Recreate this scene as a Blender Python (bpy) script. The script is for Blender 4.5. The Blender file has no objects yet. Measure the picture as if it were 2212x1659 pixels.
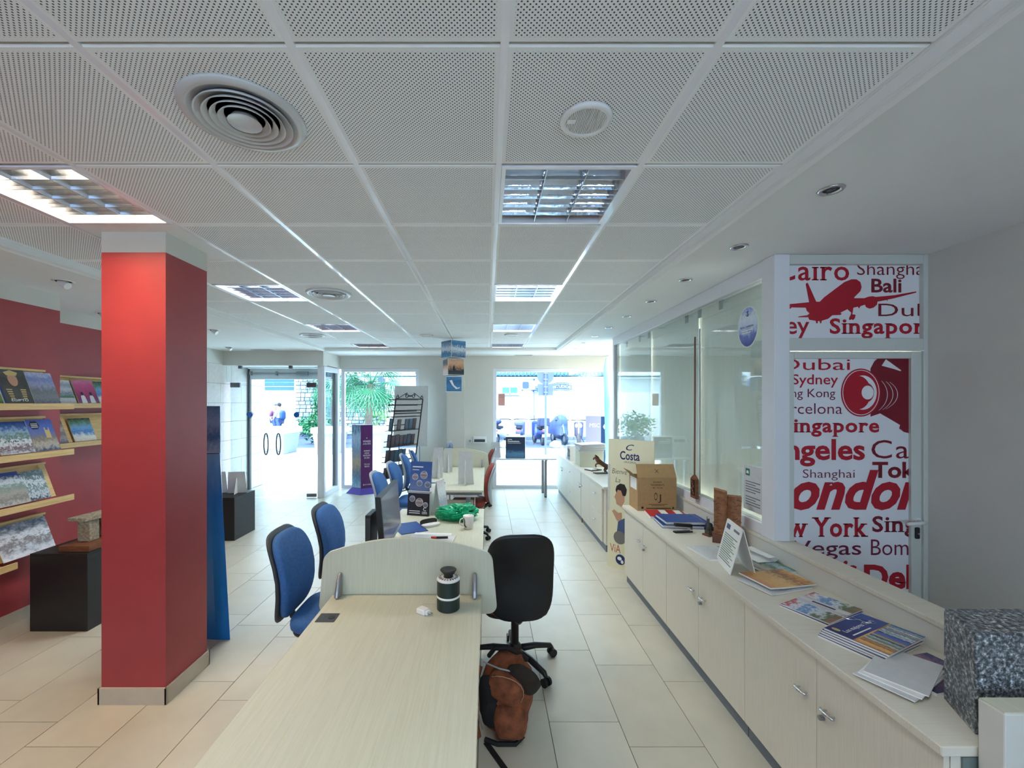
import bpy, bmesh, math, random
from mathutils import Vector, Matrix, Euler
S = bpy.context.scene
C = S.collection
random.seed(7)
PI = math.pi
R = math.radians

# ---------------------------------------------------------------- camera, world, light, exposure
CAMZ = 1.765
cam = bpy.data.objects.new('camera', bpy.data.cameras.new('camera'))
C.objects.link(cam)
cam.location = (0, 0, CAMZ)
cam.rotation_euler = (PI/2, 0, 0)
cam.data.sensor_width = 36
cam.data.lens = 36*916/2212
cam.data.shift_x = (1106-1053)/2212
cam.data.shift_y = (870-829.5)/2212
cam.data.clip_start = 0.05
cam.data.clip_end = 200
S.camera = cam

world = bpy.data.worlds.new('sky')
S.world = world
world.use_nodes = True
wn = world.node_tree.nodes
wn['Background'].inputs['Color'].default_value = (0.56, 0.76, 1.0, 1)
wn['Background'].inputs['Strength'].default_value = 3.3

sun = bpy.data.objects.new('sun', bpy.data.lights.new('sun', 'SUN'))
C.objects.link(sun)
sun.data.energy = 3.8
sun.data.angle = R(1.0)
sun.data.color = (0.94, 0.97, 1.0)
sun.rotation_euler = (R(30), 0, R(-22))

S.view_settings.view_transform = 'Standard'
S.view_settings.look = 'None'
S.view_settings.gamma = 1
S.view_settings.use_curve_mapping = False
S.view_settings.exposure = 1.5
S.cycles.use_denoising = True
S.cycles.max_bounces = 10
S.cycles.diffuse_bounces = 6
S.cycles.transparent_max_bounces = 16
S.cycles.sample_clamp_indirect = 6
S.cycles.caustics_reflective = False
S.cycles.caustics_refractive = False

# ---------------------------------------------------------------- materials
def lin(c):
    return tuple(((x/255)/12.92 if x/255 <= 0.04045 else ((x/255+0.055)/1.055)**2.4) for x in c)
MATS = {}
def mat(name, rgb, rough=0.5, metal=0.0, var=0.0, vscale=8.0, bump=0.0, bscale=200.0, spec=0.5, emit=0.0, stretch=None, coat=0.0):
    if name in MATS: return MATS[name]
    m = bpy.data.materials.new(name); m.use_nodes = True
    nt = m.node_tree; b = nt.nodes['Principled BSDF']
    c = (*lin(rgb), 1)
    b.inputs['Base Color'].default_value = c
    b.inputs['Roughness'].default_value = rough
    b.inputs['Metallic'].default_value = metal
    b.inputs['Specular IOR Level'].default_value = spec
    b.inputs['Coat Weight'].default_value = coat
    m.diffuse_color = c
    if emit:
        b.inputs['Emission Color'].default_value = c
        b.inputs['Emission Strength'].default_value = emit
    if var or bump:
        tc = nt.nodes.new('ShaderNodeTexCoord'); mp = nt.nodes.new('ShaderNodeMapping')
        nt.links.new(tc.outputs['Object'], mp.inputs['Vector'])
        if stretch: mp.inputs['Scale'].default_value = stretch
    if var:
        n = nt.nodes.new('ShaderNodeTexNoise'); n.inputs['Scale'].default_value = vscale; n.inputs['Detail'].default_value = 5
        nt.links.new(mp.outputs['Vector'], n.inputs['Vector'])
        r = nt.nodes.new('ShaderNodeValToRGB')
        r.color_ramp.elements[0].position = 0.3; r.color_ramp.elements[1].position = 0.7
        r.color_ramp.elements[0].color = (*[max(0, x*(1-var)) for x in c[:3]], 1)
        r.color_ramp.elements[1].color = (*[min(1, x*(1+var)) for x in c[:3]], 1)
        nt.links.new(n.outputs['Fac'], r.inputs['Fac']); nt.links.new(r.outputs['Color'], b.inputs['Base Color'])
    if bump:
        n2 = nt.nodes.new('ShaderNodeTexNoise'); n2.inputs['Scale'].default_value = bscale; n2.inputs['Detail'].default_value = 3
        nt.links.new(mp.outputs['Vector'], n2.inputs['Vector'])
        bp = nt.nodes.new('ShaderNodeBump'); bp.inputs['Strength'].default_value = bump; bp.inputs['Distance'].default_value = 0.002
        nt.links.new(n2.outputs['Fac'], bp.inputs['Height']); nt.links.new(bp.outputs['Normal'], b.inputs['Normal'])
    MATS[name] = m
    return m

def wood(name, rgb, dark, scale=(1, 14, 1), rough=0.45, vscale=3.0):
    """long fine grain; the scale stretches the grain across one local axis"""
    if name in MATS: return MATS[name]
    m = mat(name, rgb, rough)
    nt = m.node_tree; b = nt.nodes['Principled BSDF']
    tc = nt.nodes.new('ShaderNodeTexCoord'); mp = nt.nodes.new('ShaderNodeMapping'); mp.inputs['Scale'].default_value = scale
    n = nt.nodes.new('ShaderNodeTexNoise'); n.inputs['Scale'].default_value = vscale; n.inputs['Detail'].default_value = 8; n.inputs['Roughness'].default_value = 0.65
    r = nt.nodes.new('ShaderNodeValToRGB')
    r.color_ramp.elements[0].position = 0.32; r.color_ramp.elements[1].position = 0.62
    r.color_ramp.elements[0].color = (*lin(dark), 1); r.color_ramp.elements[1].color = (*lin(rgb), 1)
    nt.links.new(tc.outputs['Object'], mp.inputs['Vector']); nt.links.new(mp.outputs['Vector'], n.inputs['Vector'])
    nt.links.new(n.outputs['Fac'], r.inputs['Fac']); nt.links.new(r.outputs['Color'], b.inputs['Base Color'])
    return m

def cover(name, cols, scale=4.0, amp=0.5, seed=0.0, axis=1, rough=0.3, detail=6):
    """printed picture: bands of colour along one axis of the sheet, broken up by noise"""
    if name in MATS: return MATS[name]
    m = mat(name, cols[0], rough)
    nt = m.node_tree; b = nt.nodes['Principled BSDF']
    tc = nt.nodes.new('ShaderNodeTexCoord'); mp = nt.nodes.new('ShaderNodeMapping'); mp.inputs['Location'].default_value = (seed, seed*1.7, seed*0.3)
    n = nt.nodes.new('ShaderNodeTexNoise'); n.inputs['Scale'].default_value = scale*2.2; n.inputs['Detail'].default_value = 12; n.inputs['Roughness'].default_value = 0.62; n.inputs['Distortion'].default_value = 0.1
    sp = nt.nodes.new('ShaderNodeSeparateXYZ')
    s1 = nt.nodes.new('ShaderNodeMath'); s1.operation = 'SUBTRACT'; s1.inputs[1].default_value = 0.5
    s2 = nt.nodes.new('ShaderNodeMath'); s2.operation = 'MULTIPLY_ADD'; s2.inputs[1].default_value = amp*2
    r = nt.nodes.new('ShaderNodeValToRGB'); el = r.color_ramp.elements
    while len(el) < len(cols): el.new(0.5)
    for i, c in enumerate(cols):
        el[i].position = i/(len(cols)-1); el[i].color = (*lin(c), 1)
    L = nt.links.new
    L(tc.outputs['Generated'], mp.inputs['Vector']); L(mp.outputs['Vector'], n.inputs['Vector'])
    L(tc.outputs['Generated'], sp.inputs['Vector']); L(n.outputs['Fac'], s1.inputs[0]); L(s1.outputs[0], s2.inputs[0])
    L(sp.outputs[axis], s2.inputs[2]); L(s2.outputs[0], r.inputs['Fac']); L(r.outputs['Color'], b.inputs['Base Color'])
    return m

def glass(name, tint=(235, 245, 245), ior=1.5, body=0.0, rough=0.0):
    """thin pane: transparent with mirror reflection growing at grazing angles"""
    if name in MATS: return MATS[name]
    m = bpy.data.materials.new(name); m.use_nodes = True
    nt = m.node_tree; nt.nodes.clear()
    o = nt.nodes.new('ShaderNodeOutputMaterial'); tr = nt.nodes.new('ShaderNodeBsdfTransparent'); gl = nt.nodes.new('ShaderNodeBsdfGlossy')
    fr = nt.nodes.new('ShaderNodeFresnel'); mx = nt.nodes.new('ShaderNodeMixShader')
    ge = nt.nodes.new('ShaderNodeNewGeometry'); mr_ = nt.nodes.new('ShaderNodeMapRange')   # both faces of the pane reflect alike
    mr_.inputs['To Min'].default_value = ior; mr_.inputs['To Max'].default_value = 1/ior
    nt.links.new(ge.outputs['Backfacing'], mr_.inputs['Value']); nt.links.new(mr_.outputs[0], fr.inputs['IOR'])
    tr.inputs['Color'].default_value = (*lin(tint), 1); gl.inputs['Roughness'].default_value = rough
    nt.links.new(fr.outputs[0], mx.inputs[0]); nt.links.new(tr.outputs[0], mx.inputs[1]); nt.links.new(gl.outputs[0], mx.inputs[2])
    nt.links.new(mx.outputs[0], o.inputs['Surface'])
    m.diffuse_color = (*lin(tint), 0.3)
    MATS[name] = m
    return m

# ---------------------------------------------------------------- mesh helpers
class MB:
    def __init__(s): s.v = []; s.f = []
    def add(s, vs, fs):
        k = len(s.v); s.v += [tuple(p) for p in vs]; s.f += [tuple(i+k for i in f) for f in fs]; return s
    def box(s, x0, x1, y0, y1, z0, z1):
        return s.add([(x0,y0,z0),(x1,y0,z0),(x1,y1,z0),(x0,y1,z0),(x0,y0,z1),(x1,y0,z1),(x1,y1,z1),(x0,y1,z1)],
                     [(3,2,1,0),(4,5,6,7),(0,1,5,4),(1,2,6,5),(2,3,7,6),(3,0,4,7)])
    def obox(s, c, size, M=None):
        M = M or Matrix.Identity(3)
        k = len(s.v); s.box(-size[0]/2, size[0]/2, -size[1]/2, size[1]/2, -size[2]/2, size[2]/2)
        for i in range(k, len(s.v)): s.v[i] = tuple(M @ Vector(s.v[i]) + Vector(c))
        return s
    def prism(s, poly, d0, d1, plane='xy'):
        n = len(poly)
        def P(a, b, d): return (a, b, d) if plane == 'xy' else (a, d, b) if plane == 'xz' else (d, a, b)
        vs = [P(a, b, d0) for a, b in poly] + [P(a, b, d1) for a, b in poly]
        fs = [tuple(range(n))[::-1], tuple(range(n, 2*n))] + [(i, (i+1) % n, n+(i+1) % n, n+i) for i in range(n)]
        if plane == 'xz': fs = [f[::-1] for f in fs]
        return s.add(vs, fs)
    def rings(s, rr, cap0=True, cap1=True):
        n = len(rr[0]); vs = [p for r in rr for p in r]; fs = []
        for j in range(len(rr)-1):
            for i in range(n):
                fs.append((j*n+i, j*n+(i+1) % n, (j+1)*n+(i+1) % n, (j+1)*n+i))
        if cap0: fs.append(tuple(range(n))[::-1])
        if cap1: fs.append(tuple((len(rr)-1)*n+i for i in range(n)))
        return s.add(vs, fs)
    def tube(s, pts, r, n=8, closed=False):
        pts = [Vector(p) for p in pts]; rr = []
        up = Vector((0, 0, 1))
        for i, p in enumerate(pts):
            a = pts[i-1] if (i > 0 or closed) else p; b = pts[(i+1) % len(pts)] if (i < len(pts)-1 or closed) else p
            d = (b-a).normalized()
            if abs(d.dot(up)) > 0.95: up = Vector((1, 0, 0)) if abs(d.x) < 0.9 else Vector((0, 1, 0))
            x = d.cross(up).normalized(); y = x.cross(d).normalized(); up = y
            rad = r[i] if isinstance(r, (list, tuple)) else r
            rr.append([tuple(p + (x*math.cos(2*PI*k/n) + y*math.sin(2*PI*k/n))*rad) for k in range(n)])
        if closed: rr.append(rr[0]); return s.rings(rr, False, False)
        return s.rings(rr)
    def cyl(s, p0, p1, r0, r1=None, n=16): return s.tube([p0, p1], [r0, r0 if r1 is None else r1], n)
    def lathe(s, prof, n=24, c=(0, 0, 0)):
        rr = [[(c[0]+r*math.cos(2*PI*k/n), c[1]+r*math.sin(2*PI*k/n), c[2]+z) for k in range(n)] for r, z in prof]
        return s.rings(rr, prof[0][0] > 1e-6, prof[-1][0] > 1e-6)
    def ball(s, c, r, nu=12, nv=8):
        if not isinstance(r, (tuple, list)): r = (r, r, r)
        rr = []
        for j in range(nv+1):
            a = -PI/2 + PI*j/nv; q = max(math.cos(a), 0.01)
            rr.append([(c[0]+r[0]*q*math.cos(2*PI*k/nu), c[1]+r[1]*q*math.sin(2*PI*k/nu), c[2]+r[2]*math.sin(a)) for k in range(nu)])
        return s.rings(rr)
    def map(s, fn): s.v = [tuple(fn(*p)) for p in s.v]; return s
    def build(s, name, m, parent=None, smooth=False, bevel=0.0, loc=None, rot=None, seg=2):
        me = bpy.data.meshes.new(name); me.from_pydata(s.v, [], s.f); me.update()
        return mkobj(name, me, m, parent, smooth, bevel, loc, rot, seg)

def mkobj(name, me, m, parent=None, smooth=False, bevel=0.0, loc=None, rot=None, seg=2):
    o = bpy.data.objects.new(name, me); C.objects.link(o)
    if m is not None and not me.materials: me.materials.append(MATS[m] if isinstance(m, str) else m)
    if smooth: me.shade_smooth()
    if parent is not None: o.parent = parent
    if loc is not None: o.location = loc
    if rot is not None: o.rotation_euler = rot
    if bevel:
        b = o.modifiers.new('bevel', 'BEVEL'); b.width = bevel; b.segments = seg; b.limit_method = 'ANGLE'; b.angle_limit = R(40)
    return o
def tag(o, label=None, cat=None, group=None, kind=None):
    if label: o['label'] = label
    if cat: o['category'] = cat
    if group: o['group'] = group
    if kind: o['kind'] = kind
    return o
def thing(name, label, cat, loc=(0, 0, 0), rz=0.0, group=None, rot=None):
    o = bpy.data.objects.new(name, None); C.objects.link(o); o.empty_display_size = 0.05
    o.location = loc; o.rotation_euler = rot if rot else (0, 0, rz)
    return tag(o, label, cat, group)
def struct(o, label=None):
    o['kind'] = 'structure'
    if label: o['label'] = label
    return o
def dup(o, parent=None):
    kids = [k for k in bpy.data.objects if k.parent == o] if o.children == () else list(o.children)
    c = o.copy(); C.objects.link(c)
    if parent is not None: c.parent = parent
    for k in kids: dup(k, c)
    return c
def box(name, m, b, parent=None, bevel=0.0): return MB().box(*b).build(name, m, parent, bevel=bevel)

def superell(w, h, p=4.0, n=40):
    out = []
    for i in range(n):
        a = 2*PI*i/n; ca, sa = math.cos(a), math.sin(a)
        out.append((math.copysign(abs(ca)**(2/p), ca)*w/2, math.copysign(abs(sa)**(2/p), sa)*h/2))
    return out
def cushion(outline, t, bulge=0.01, fn=None, inset=0.93, back_bulge=0.0):
    """padded panel: outline in (a, b), thickness along c; fn(a, b, c) places it in space"""
    cx = sum(p[0] for p in outline)/len(outline); cy = sum(p[1] for p in outline)/len(outline)
    def ring(sc, c): return [(cx+(a-cx)*sc, cy+(b-cy)*sc, c) for a, b in outline]
    rr = [ring(0.02, -t/2-back_bulge), ring(0.5, -t/2-back_bulge*0.7), ring(inset, -t/2), ring(0.985, -t*0.3), ring(1.0, 0), ring(0.985, t*0.3), ring(inset, t/2), ring(0.5, t/2+bulge*0.8), ring(0.02, t/2+bulge)]
    m = MB().rings(rr)
    if fn: m.map(fn)
    return m

# ---------------------------------------------------------------- flat print lettering (turned into mesh)
def text_mesh(s, bold=0.0, shear=0.0, spacing=1.0):
    cu = bpy.data.curves.new('txt', 'FONT'); cu.body = s; cu.size = 1.0; cu.offset = bold; cu.shear = shear
    cu.space_character = spacing; cu.resolution_u = 3; cu.fill_mode = 'FRONT'
    ob = bpy.data.objects.new('txt', cu)
    me = bpy.data.meshes.new_from_object(ob)
    bpy.data.objects.remove(ob); bpy.data.curves.remove(cu)
    return me
CAPH = None
LEVELS = []
def add_serifs(me):
    """slab serifs on every flat stem end of the letters"""
    if not LEVELS:
        for ch in 'xHl': LEVELS.append(max(v.co.y for v in text_mesh(ch).vertices))
        LEVELS.append(min(v.co.y for v in text_mesh('p').vertices)); LEVELS.append(0.0)
    bm = bmesh.new(); bm.from_mesh(me); add = []
    for e in bm.edges:
        a, b = e.verts[0].co, e.verts[1].co
        if len(e.link_faces) == 1 and abs(a.y-b.y) < 1e-4 and 0.05 < abs(a.x-b.x) < 0.32:
            lv = min(LEVELS, key=lambda q: abs(q-a.y))
            if abs(lv-a.y) < 0.06:
                up = e.link_faces[0].calc_center_median().y > a.y
                add.append((min(a.x, b.x), max(a.x, b.x), a.y, up))
    for x0, x1, y, up in add:
        h = 0.045 if up else -0.045
        q = [bm.verts.new((x0-0.055, y, 0)), bm.verts.new((x1+0.055, y, 0)), bm.verts.new((x1+0.055, y+h, 0)), bm.verts.new((x0-0.055, y+h, 0))]
        bm.faces.new(q if up else q[::-1])
    bm.to_mesh(me); bm.free()
def lettering(s, m, parent, M, x0, x1, base, cap, bold=0.0, shear=0.0, clip=None, name='lettering', spacing=1.0, lift=0.0, serif=False):
    """fits s between x0 and x1 on a baseline, with a capital height, in a plane given by matrix M"""
    global CAPH
    if CAPH is None:
        h = text_mesh('H'); CAPH = max(v.co.y for v in h.vertices)
    me = text_mesh(s, bold, shear, spacing)
    if serif: add_serifs(me)
    xs = [v.co.x for v in me.vertices]; a, b = min(xs), max(xs)
    sy = cap/CAPH; sx = (x1-x0)/(b-a) if x1 is not None else sy
    for v in me.vertices: v.co = (x0+(v.co.x-a)*sx, base+v.co.y*sy, lift)
    if clip:
        bm = bmesh.new(); bm.from_mesh(me)
        for co, no in (((clip[0], 0, 0), (-1, 0, 0)), ((clip[1], 0, 0), (1, 0, 0)), ((0, clip[2], 0), (0, -1, 0)), ((0, clip[3], 0), (0, 1, 0))):
            bmesh.ops.bisect_plane(bm, geom=bm.verts[:]+bm.edges[:]+bm.faces[:], plane_co=co, plane_no=no, clear_outer=True)
        bm.to_mesh(me); bm.free()
    me.transform(M)
    return mkobj(name, me, m, parent)
def flat(poly, m, parent, M, lift=0.0, name='printed_shape'):
    """a printed flat shape"""
    me = bpy.data.meshes.new(name); me.from_pydata([(a, b, lift) for a, b in poly], [], [tuple(range(len(poly)))]); me.update()
    bm = bmesh.new(); bm.from_mesh(me); bmesh.ops.triangulate(bm, faces=bm.faces[:]); bm.to_mesh(me); bm.free()
    me.transform(M)
    return mkobj(name, me, m, parent)
def ell(cx, cy, rx, ry, n=28, a0=0, a1=2*PI): return [(cx+rx*math.cos(a0+(a1-a0)*i/n), cy+ry*math.sin(a0+(a1-a0)*i/n)) for i in range(n)]
def plane_M(origin, ex, ey):
    ex = Vector(ex).normalized(); ey = Vector(ey).normalized(); ez = ex.cross(ey)
    M = Matrix(((ex.x, ey.x, ez.x, origin[0]), (ex.y, ey.y, ez.y, origin[1]), (ex.z, ey.z, ez.z, origin[2]), (0, 0, 0, 1)))
    return M

# common materials
mat('wall_cream', (209, 208, 200), 0.8, var=0.03, vscale=2, bump=0.15, bscale=350)
mat('ceiling_white', (232, 234, 232), 0.85, var=0.02, vscale=3, bump=0.1, bscale=300)
mat('red_paint', (160, 58, 62), 0.42, var=0.05, vscale=5, bump=0.25, bscale=400)
mat('white_alu', (225, 226, 230), 0.35, spec=0.5)
mat('grey_alu', (150, 153, 158), 0.35, metal=0.7)
mat('chrome', (210, 212, 216), 0.18, metal=1.0)
mat('mirror_alu', (205, 210, 220), 0.08, metal=1.0, bump=0.6, bscale=18)
mat('black_plastic', (22, 22, 24), 0.45)
mat('dark_grey_plastic', (52, 55, 60), 0.5, bump=0.2, bscale=500)
mat('grey_plastic', (165, 168, 174), 0.5)
mat('white_plastic', (232, 232, 230), 0.4)
mat('blue_fabric', (52, 100, 160), 0.8, var=0.15, vscale=60, bump=0.4, bscale=700)
mat('red_fabric', (140, 62, 52), 0.85, var=0.15, vscale=60, bump=0.4, bscale=700)
mat('paper_white', (236, 236, 232), 0.7)
mat('paper_grey', (205, 207, 208), 0.7, var=0.04, vscale=30)
wood('desk_wood', (205, 205, 186), (196, 195, 173), (40, 1.2, 1.2), 0.42, 4.0)
wood('cab_wood', (220, 215, 200), (212, 205, 188), (1, 40, 1.5), 0.5, 4.0)
wood('rack_wood', (226, 196, 140), (205, 170, 112), (1, 2, 22), 0.5)
wood('brown_wood', (128, 78, 48), (92, 52, 32), (4, 4, 18), 0.5)
mat('skirting', (188, 176, 158), 0.5, var=0.06, vscale=12)
glass('pane_glass', (238, 246, 246))
LAMPW = [27, 0, 22, 22, 18, 18, 6, 6, 18, 18]
LAMPC = (0.93, 0.975, 1.0)
LAMPWARM = (1.0, 0.72, 0.44)
OFFICE_FILL_W = 150
# ================================================================ the room shell
ZT, ZS = 2.767, 2.72            # tile plane, plaster soffit
TX0, TX1, TY1 = -2.952, 1.248, 7.71   # tiled field
YW, YE = 8.7, 7.9               # window wall, entrance doors
XL, XR, XP = -3.80, 2.83, 1.84  # red wall, side wall, partition

# floor: a mortar bed with large running-bond tiles
mat('grout', (120, 108, 92), 0.9)
tm = mat('floor_stone', (200, 194, 176), 0.34, var=0.05, vscale=5, bump=0.06, bscale=120)
nt = tm.node_tree; b = nt.nodes['Principled BSDF']
oi = nt.nodes.new('ShaderNodeObjectInfo'); hs = nt.nodes.new('ShaderNodeHueSaturation'); mr = nt.nodes.new('ShaderNodeMapRange')
mr.inputs['To Min'].default_value = 0.95; mr.inputs['To Max'].default_value = 1.04
src = b.inputs['Base Color'].links[0].from_socket
nt.links.new(oi.outputs['Random'], mr.inputs['Value']); nt.links.new(mr.outputs[0], hs.inputs['Value'])
nt.links.new(src, hs.inputs['Color']); nt.links.new(hs.outputs['Color'], b.inputs['Base Color'])
floor = struct(box('floor', 'grout', (-5.2, 3.1, -3, YW, -0.12, -0.004)), 'floor of large beige stone tiles')
TW, TL, GAP = 0.388, 0.68, 0.004
tile_me = MB().box(-TW/2+GAP/2, TW/2-GAP/2, -TL/2+GAP/2, TL/2-GAP/2, -0.01, 0.0)
me = bpy.data.meshes.new('floor_tile'); me.from_pydata(tile_me.v, [], tile_me.f)
for k in range(-14, 7):
    xc = 0.34 + TW*k - TW/2
    off = 2.515 - 0.17*k
    n0 = math.floor((1.75-off)/TL)
    while True:
        y = off + TL*n0 + TL/2; n0 += 1
        if y - TL/2 > YW-0.05: break
        if xc < -4.95: continue
        y0, y1 = y-TL/2+GAP/2, min(y+TL/2-GAP/2, YW)
        o = mkobj('floor_tile', me if y1 == y+TL/2-GAP/2 else me.copy(), tm, floor, loc=(xc, y, 0))
        if y1 < y+TL/2-GAP/2:
            for v in o.data.vertices:
                if v.co.y > 0: v.co.y = y1-y

# ceiling: plaster soffit round a field of perforated tiles in a tee grid
ceil = MB()
ceil.box(TX1, XR+0.2, -3, YW, ZS, ZS+0.2); ceil.box(-5.2, TX0, -3, YW, ZS, ZS+0.2); ceil.box(TX0, TX1, TY1, YW, ZS, ZS+0.2)
ceil.box(TX0-0.05, TX1+0.05, -0.614, TY1+0.05, ZT+0.14, ZT+0.2); ceil.box(TX0, TX1, -3, -0.614, ZT, ZT+0.2)
ceiling = struct(ceil.build('ceiling', 'ceiling_white'), 'white ceiling of perforated tiles inside a plaster border')
pm = mat('perforated_tile', (243, 246, 245), 0.85)
nt = pm.node_tree; b = nt.nodes['Principled BSDF']; L = nt.links.new
tc = nt.nodes.new('ShaderNodeTexCoord')
def lattice(off):
    a = nt.nodes.new('ShaderNodeVectorMath'); a.operation = 'MULTIPLY_ADD'; a.inputs[1].default_value = (1/0.015, 1/0.015, 0); a.inputs[2].default_value = (off, off, 0)
    f = nt.nodes.new('ShaderNodeVectorMath'); f.operation = 'FRACTION'
    s_ = nt.nodes.new('ShaderNodeVectorMath'); s_.operation = 'SUBTRACT'; s_.inputs[1].default_value = (0.5, 0.5, 0)
    l = nt.nodes.new('ShaderNodeVectorMath'); l.operation = 'LENGTH'
    L(tc.outputs['Object'], a.inputs[0]); L(a.outputs[0], f.inputs[0]); L(f.outputs[0], s_.inputs[0]); L(s_.outputs[0], l.inputs[0])
    return l.outputs['Value']
mn = nt.nodes.new('ShaderNodeMath'); mn.operation = 'MINIMUM'; L(lattice(0.0), mn.inputs[0]); L(lattice(0.5), mn.inputs[1])
lt = nt.nodes.new('ShaderNodeMath'); lt.operation = 'LESS_THAN'; lt.inputs[1].default_value = 0.165; L(mn.outputs[0], lt.inputs[0])
ab = nt.nodes.new('ShaderNodeVectorMath'); ab.operation = 'ABSOLUTE'; L(tc.outputs['Object'], ab.inputs[0])
sx = nt.nodes.new('ShaderNodeSeparateXYZ'); L(ab.outputs[0], sx.inputs[0])
mxx = nt.nodes.new('ShaderNodeMath'); mxx.operation = 'MAXIMUM'; L(sx.outputs[0], mxx.inputs[0]); L(sx.outputs[1], mxx.inputs[1])
l2 = nt.nodes.new('ShaderNodeMath'); l2.operation = 'LESS_THAN'; l2.inputs[1].default_value = 0.276; L(mxx.outputs[0], l2.inputs[0])
an = nt.nodes.new('ShaderNodeMath'); an.operation = 'MULTIPLY'; L(lt.outputs[0], an.inputs[0]); L(l2.outputs[0], an.inputs[1])
mixc = nt.nodes.new('ShaderNodeMix'); mixc.data_type = 'RGBA'
mixc.inputs['A'].default_value = (*lin((243, 246, 245)), 1); mixc.inputs['B'].default_value = (*lin((70, 73, 76)), 1)
L(an.outputs[0], mixc.inputs['Factor']); L(mixc.outputs['Result'], b.inputs['Base Color'])
mat('tee_white', (244, 246, 252), 0.22, coat=0.6); mat('tee_shade', (150, 152, 152), 0.6)  # cross tees coloured darker to stand for shade in the row gaps

def cellx(c): return 0.048+0.6*c
def rowy(r): return 1.186+0.6*r
def tile_mesh(sx, sy):
    m = MB(); e = 0.005; z = 0.0
    a, bb = sx/2-0.009, sy/2-0.009
    m.rings([[(-a-e, -bb-e, 0.014), (a+e, -bb-e, 0.014), (a+e, bb+e, 0.014), (-a-e, bb+e, 0.014)],
             [(-a-e, -bb-e, 0.005), (a+e, -bb-e, 0.005), (a+e, bb+e, 0.005), (-a-e, bb+e, 0.005)],
             [(-a, -bb, z), (a, -bb, z), (a, bb, z), (-a, bb, z)]])
    m.f = [f[::-1] for f in m.f]
    q = bpy.data.meshes.new('ceiling_tile'); q.from_pydata(m.v, [], m.f); q.update(); return q
LIGHTS = [(-4, 1), (0, 1), (-4, 4), (0, 4), (-4, 7), (0, 7), (-4, 10), (0, 10), (-4, -2), (0, -2)]
shared = {}
for c in range(-5, 2):
    for r in range(-3, 11):
        if (c, r) in LIGHTS: continue
        y0, y1 = rowy(r), min(rowy(r+1), TY1)
        key = round(y1-y0, 3)
        if key not in shared: shared[key] = tile_mesh(0.6, y1-y0)
        o = mkobj('ceiling_tile', shared[key], pm, ceiling, loc=(cellx(c)+0.3, (y0+y1)/2, ZT))
        if (c, r) == (-4, 2):     # the plate cut round the pillar is smooth
            o.data = shared[key].copy(); o.data.materials.clear(); o.data.materials.append(MATS['ceiling_white'])
for c in range(-4, 2):
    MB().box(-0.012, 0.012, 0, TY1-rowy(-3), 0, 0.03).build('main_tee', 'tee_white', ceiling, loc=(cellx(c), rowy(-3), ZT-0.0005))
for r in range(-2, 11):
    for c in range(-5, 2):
        MB().box(0.012, 0.588, -0.012, 0.012, 0.0, 0.03).build('cross_tee', 'tee_shade', ceiling, loc=(cellx(c), rowy(r), ZT+0.011))
# stepped moulding round the tiled field
prof = [(0, ZT+0.02), (0, ZT-0.006), (0.006, ZT-0.006), (0.006, ZT-0.02), (0.014, ZT-0.022), (0.014, ZT-0.034), (0.024, ZT-0.036), (0.024, ZT-0.048), (0.034, ZT-0.05), (0.045, ZS-0.012), (0.06, ZS-0.012), (0.06, ZS+0.03), (0.02, ZT+0.03)]
struct(MB().prism([(TX1+a-0.004, z) for a, z in prof], -0.614, TY1+0.05, 'xz').build('trim_1', 'ceiling_white'), 'stepped white moulding along the right edge of the ceiling tiles')
struct(MB().prism([(TX0-a+0.004, z) for a, z in prof], -0.614, TY1+0.05, 'xz').build('trim_2', 'ceiling_white'), 'stepped white moulding along the left edge of the ceiling tiles')
struct(MB().prism([(TY1+a-0.004, z) for a, z in prof], TX0-0.05, TX1+0.05, 'yz').build('trim_3', 'ceiling_white'), 'stepped white moulding at the far edge of the ceiling tiles')

# walls
ZB = 2.58   # painted band starts here on the red walls
wl = MB().box(XL-0.2, XL, -3, 3.77, 0, ZB).build('wall_left', 'red_paint'); struct(wl, 'dark red wall behind the brochure racks')
box('cornice_band', 'wall_cream', (XL-0.2, XL+0.002, -3, 3.77, ZB, ZS), wl)
wr = MB().box(-4.55, -4.35, 3.57, 5.4, 0, ZB).build('wall_recess', 'red_paint'); struct(wr, 'set back red wall beyond the first red wall')
box('cornice_band', 'wall_cream', (-4.55, -4.348, 3.57, 5.4, ZB, ZS), wr)
box('return_face', 'red_paint', (-4.36, XL-0.001, 3.569, 3.7699, 0, ZB), wl)
struct(box('baseboard_left', 'skirting', (XL, XL+0.012, -3, 3.77, 0, 0.09)), 'stone skirting along the red wall')
struct(box('baseboard_recess', 'skirting', (-4.35, -4.338, 3.78, 5.4, 0, 0.09)), 'stone skirting along the set back red wall')

# stone clad entrance wall with each slab proud of the joints
mat('stone_joint', (150, 145, 142), 0.9)
sm = mat('stone_slab', (214, 206, 200), 0.75, var=0.06, vscale=14, bump=0.4, bscale=160)
ws = MB().box(-5.1, -4.878, 5.3, 9.25, 0, 2.47).build('wall_entrance', 'stone_joint'); struct(ws, 'pale stone clad side wall by the glass entrance')
box('cornice_band', 'wall_cream', (-5.1, -4.865, 5.3, YE+0.1, 2.47, ZS), ws)
box('red_return', 'red_paint', (-5.1, -4.35, 5.3, 5.4, 0, ZS), ws)
sh = 2.47/7; sl = 0.66
for r in range(7):
    y = 5.42 - (sl/2 if r % 2 else 0)
    while y < 9.24:
        a, bb = max(y, 5.42), min(y+sl, 9.24)
        if bb-a > 0.05:
            MB().box(-0.02, 0.0, a+0.003, bb-0.003, sh*r+0.003, sh*(r+1)-0.003).build('stone_slab', sm, ws, loc=(-4.866, 0, 0))
        y += sl
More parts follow.
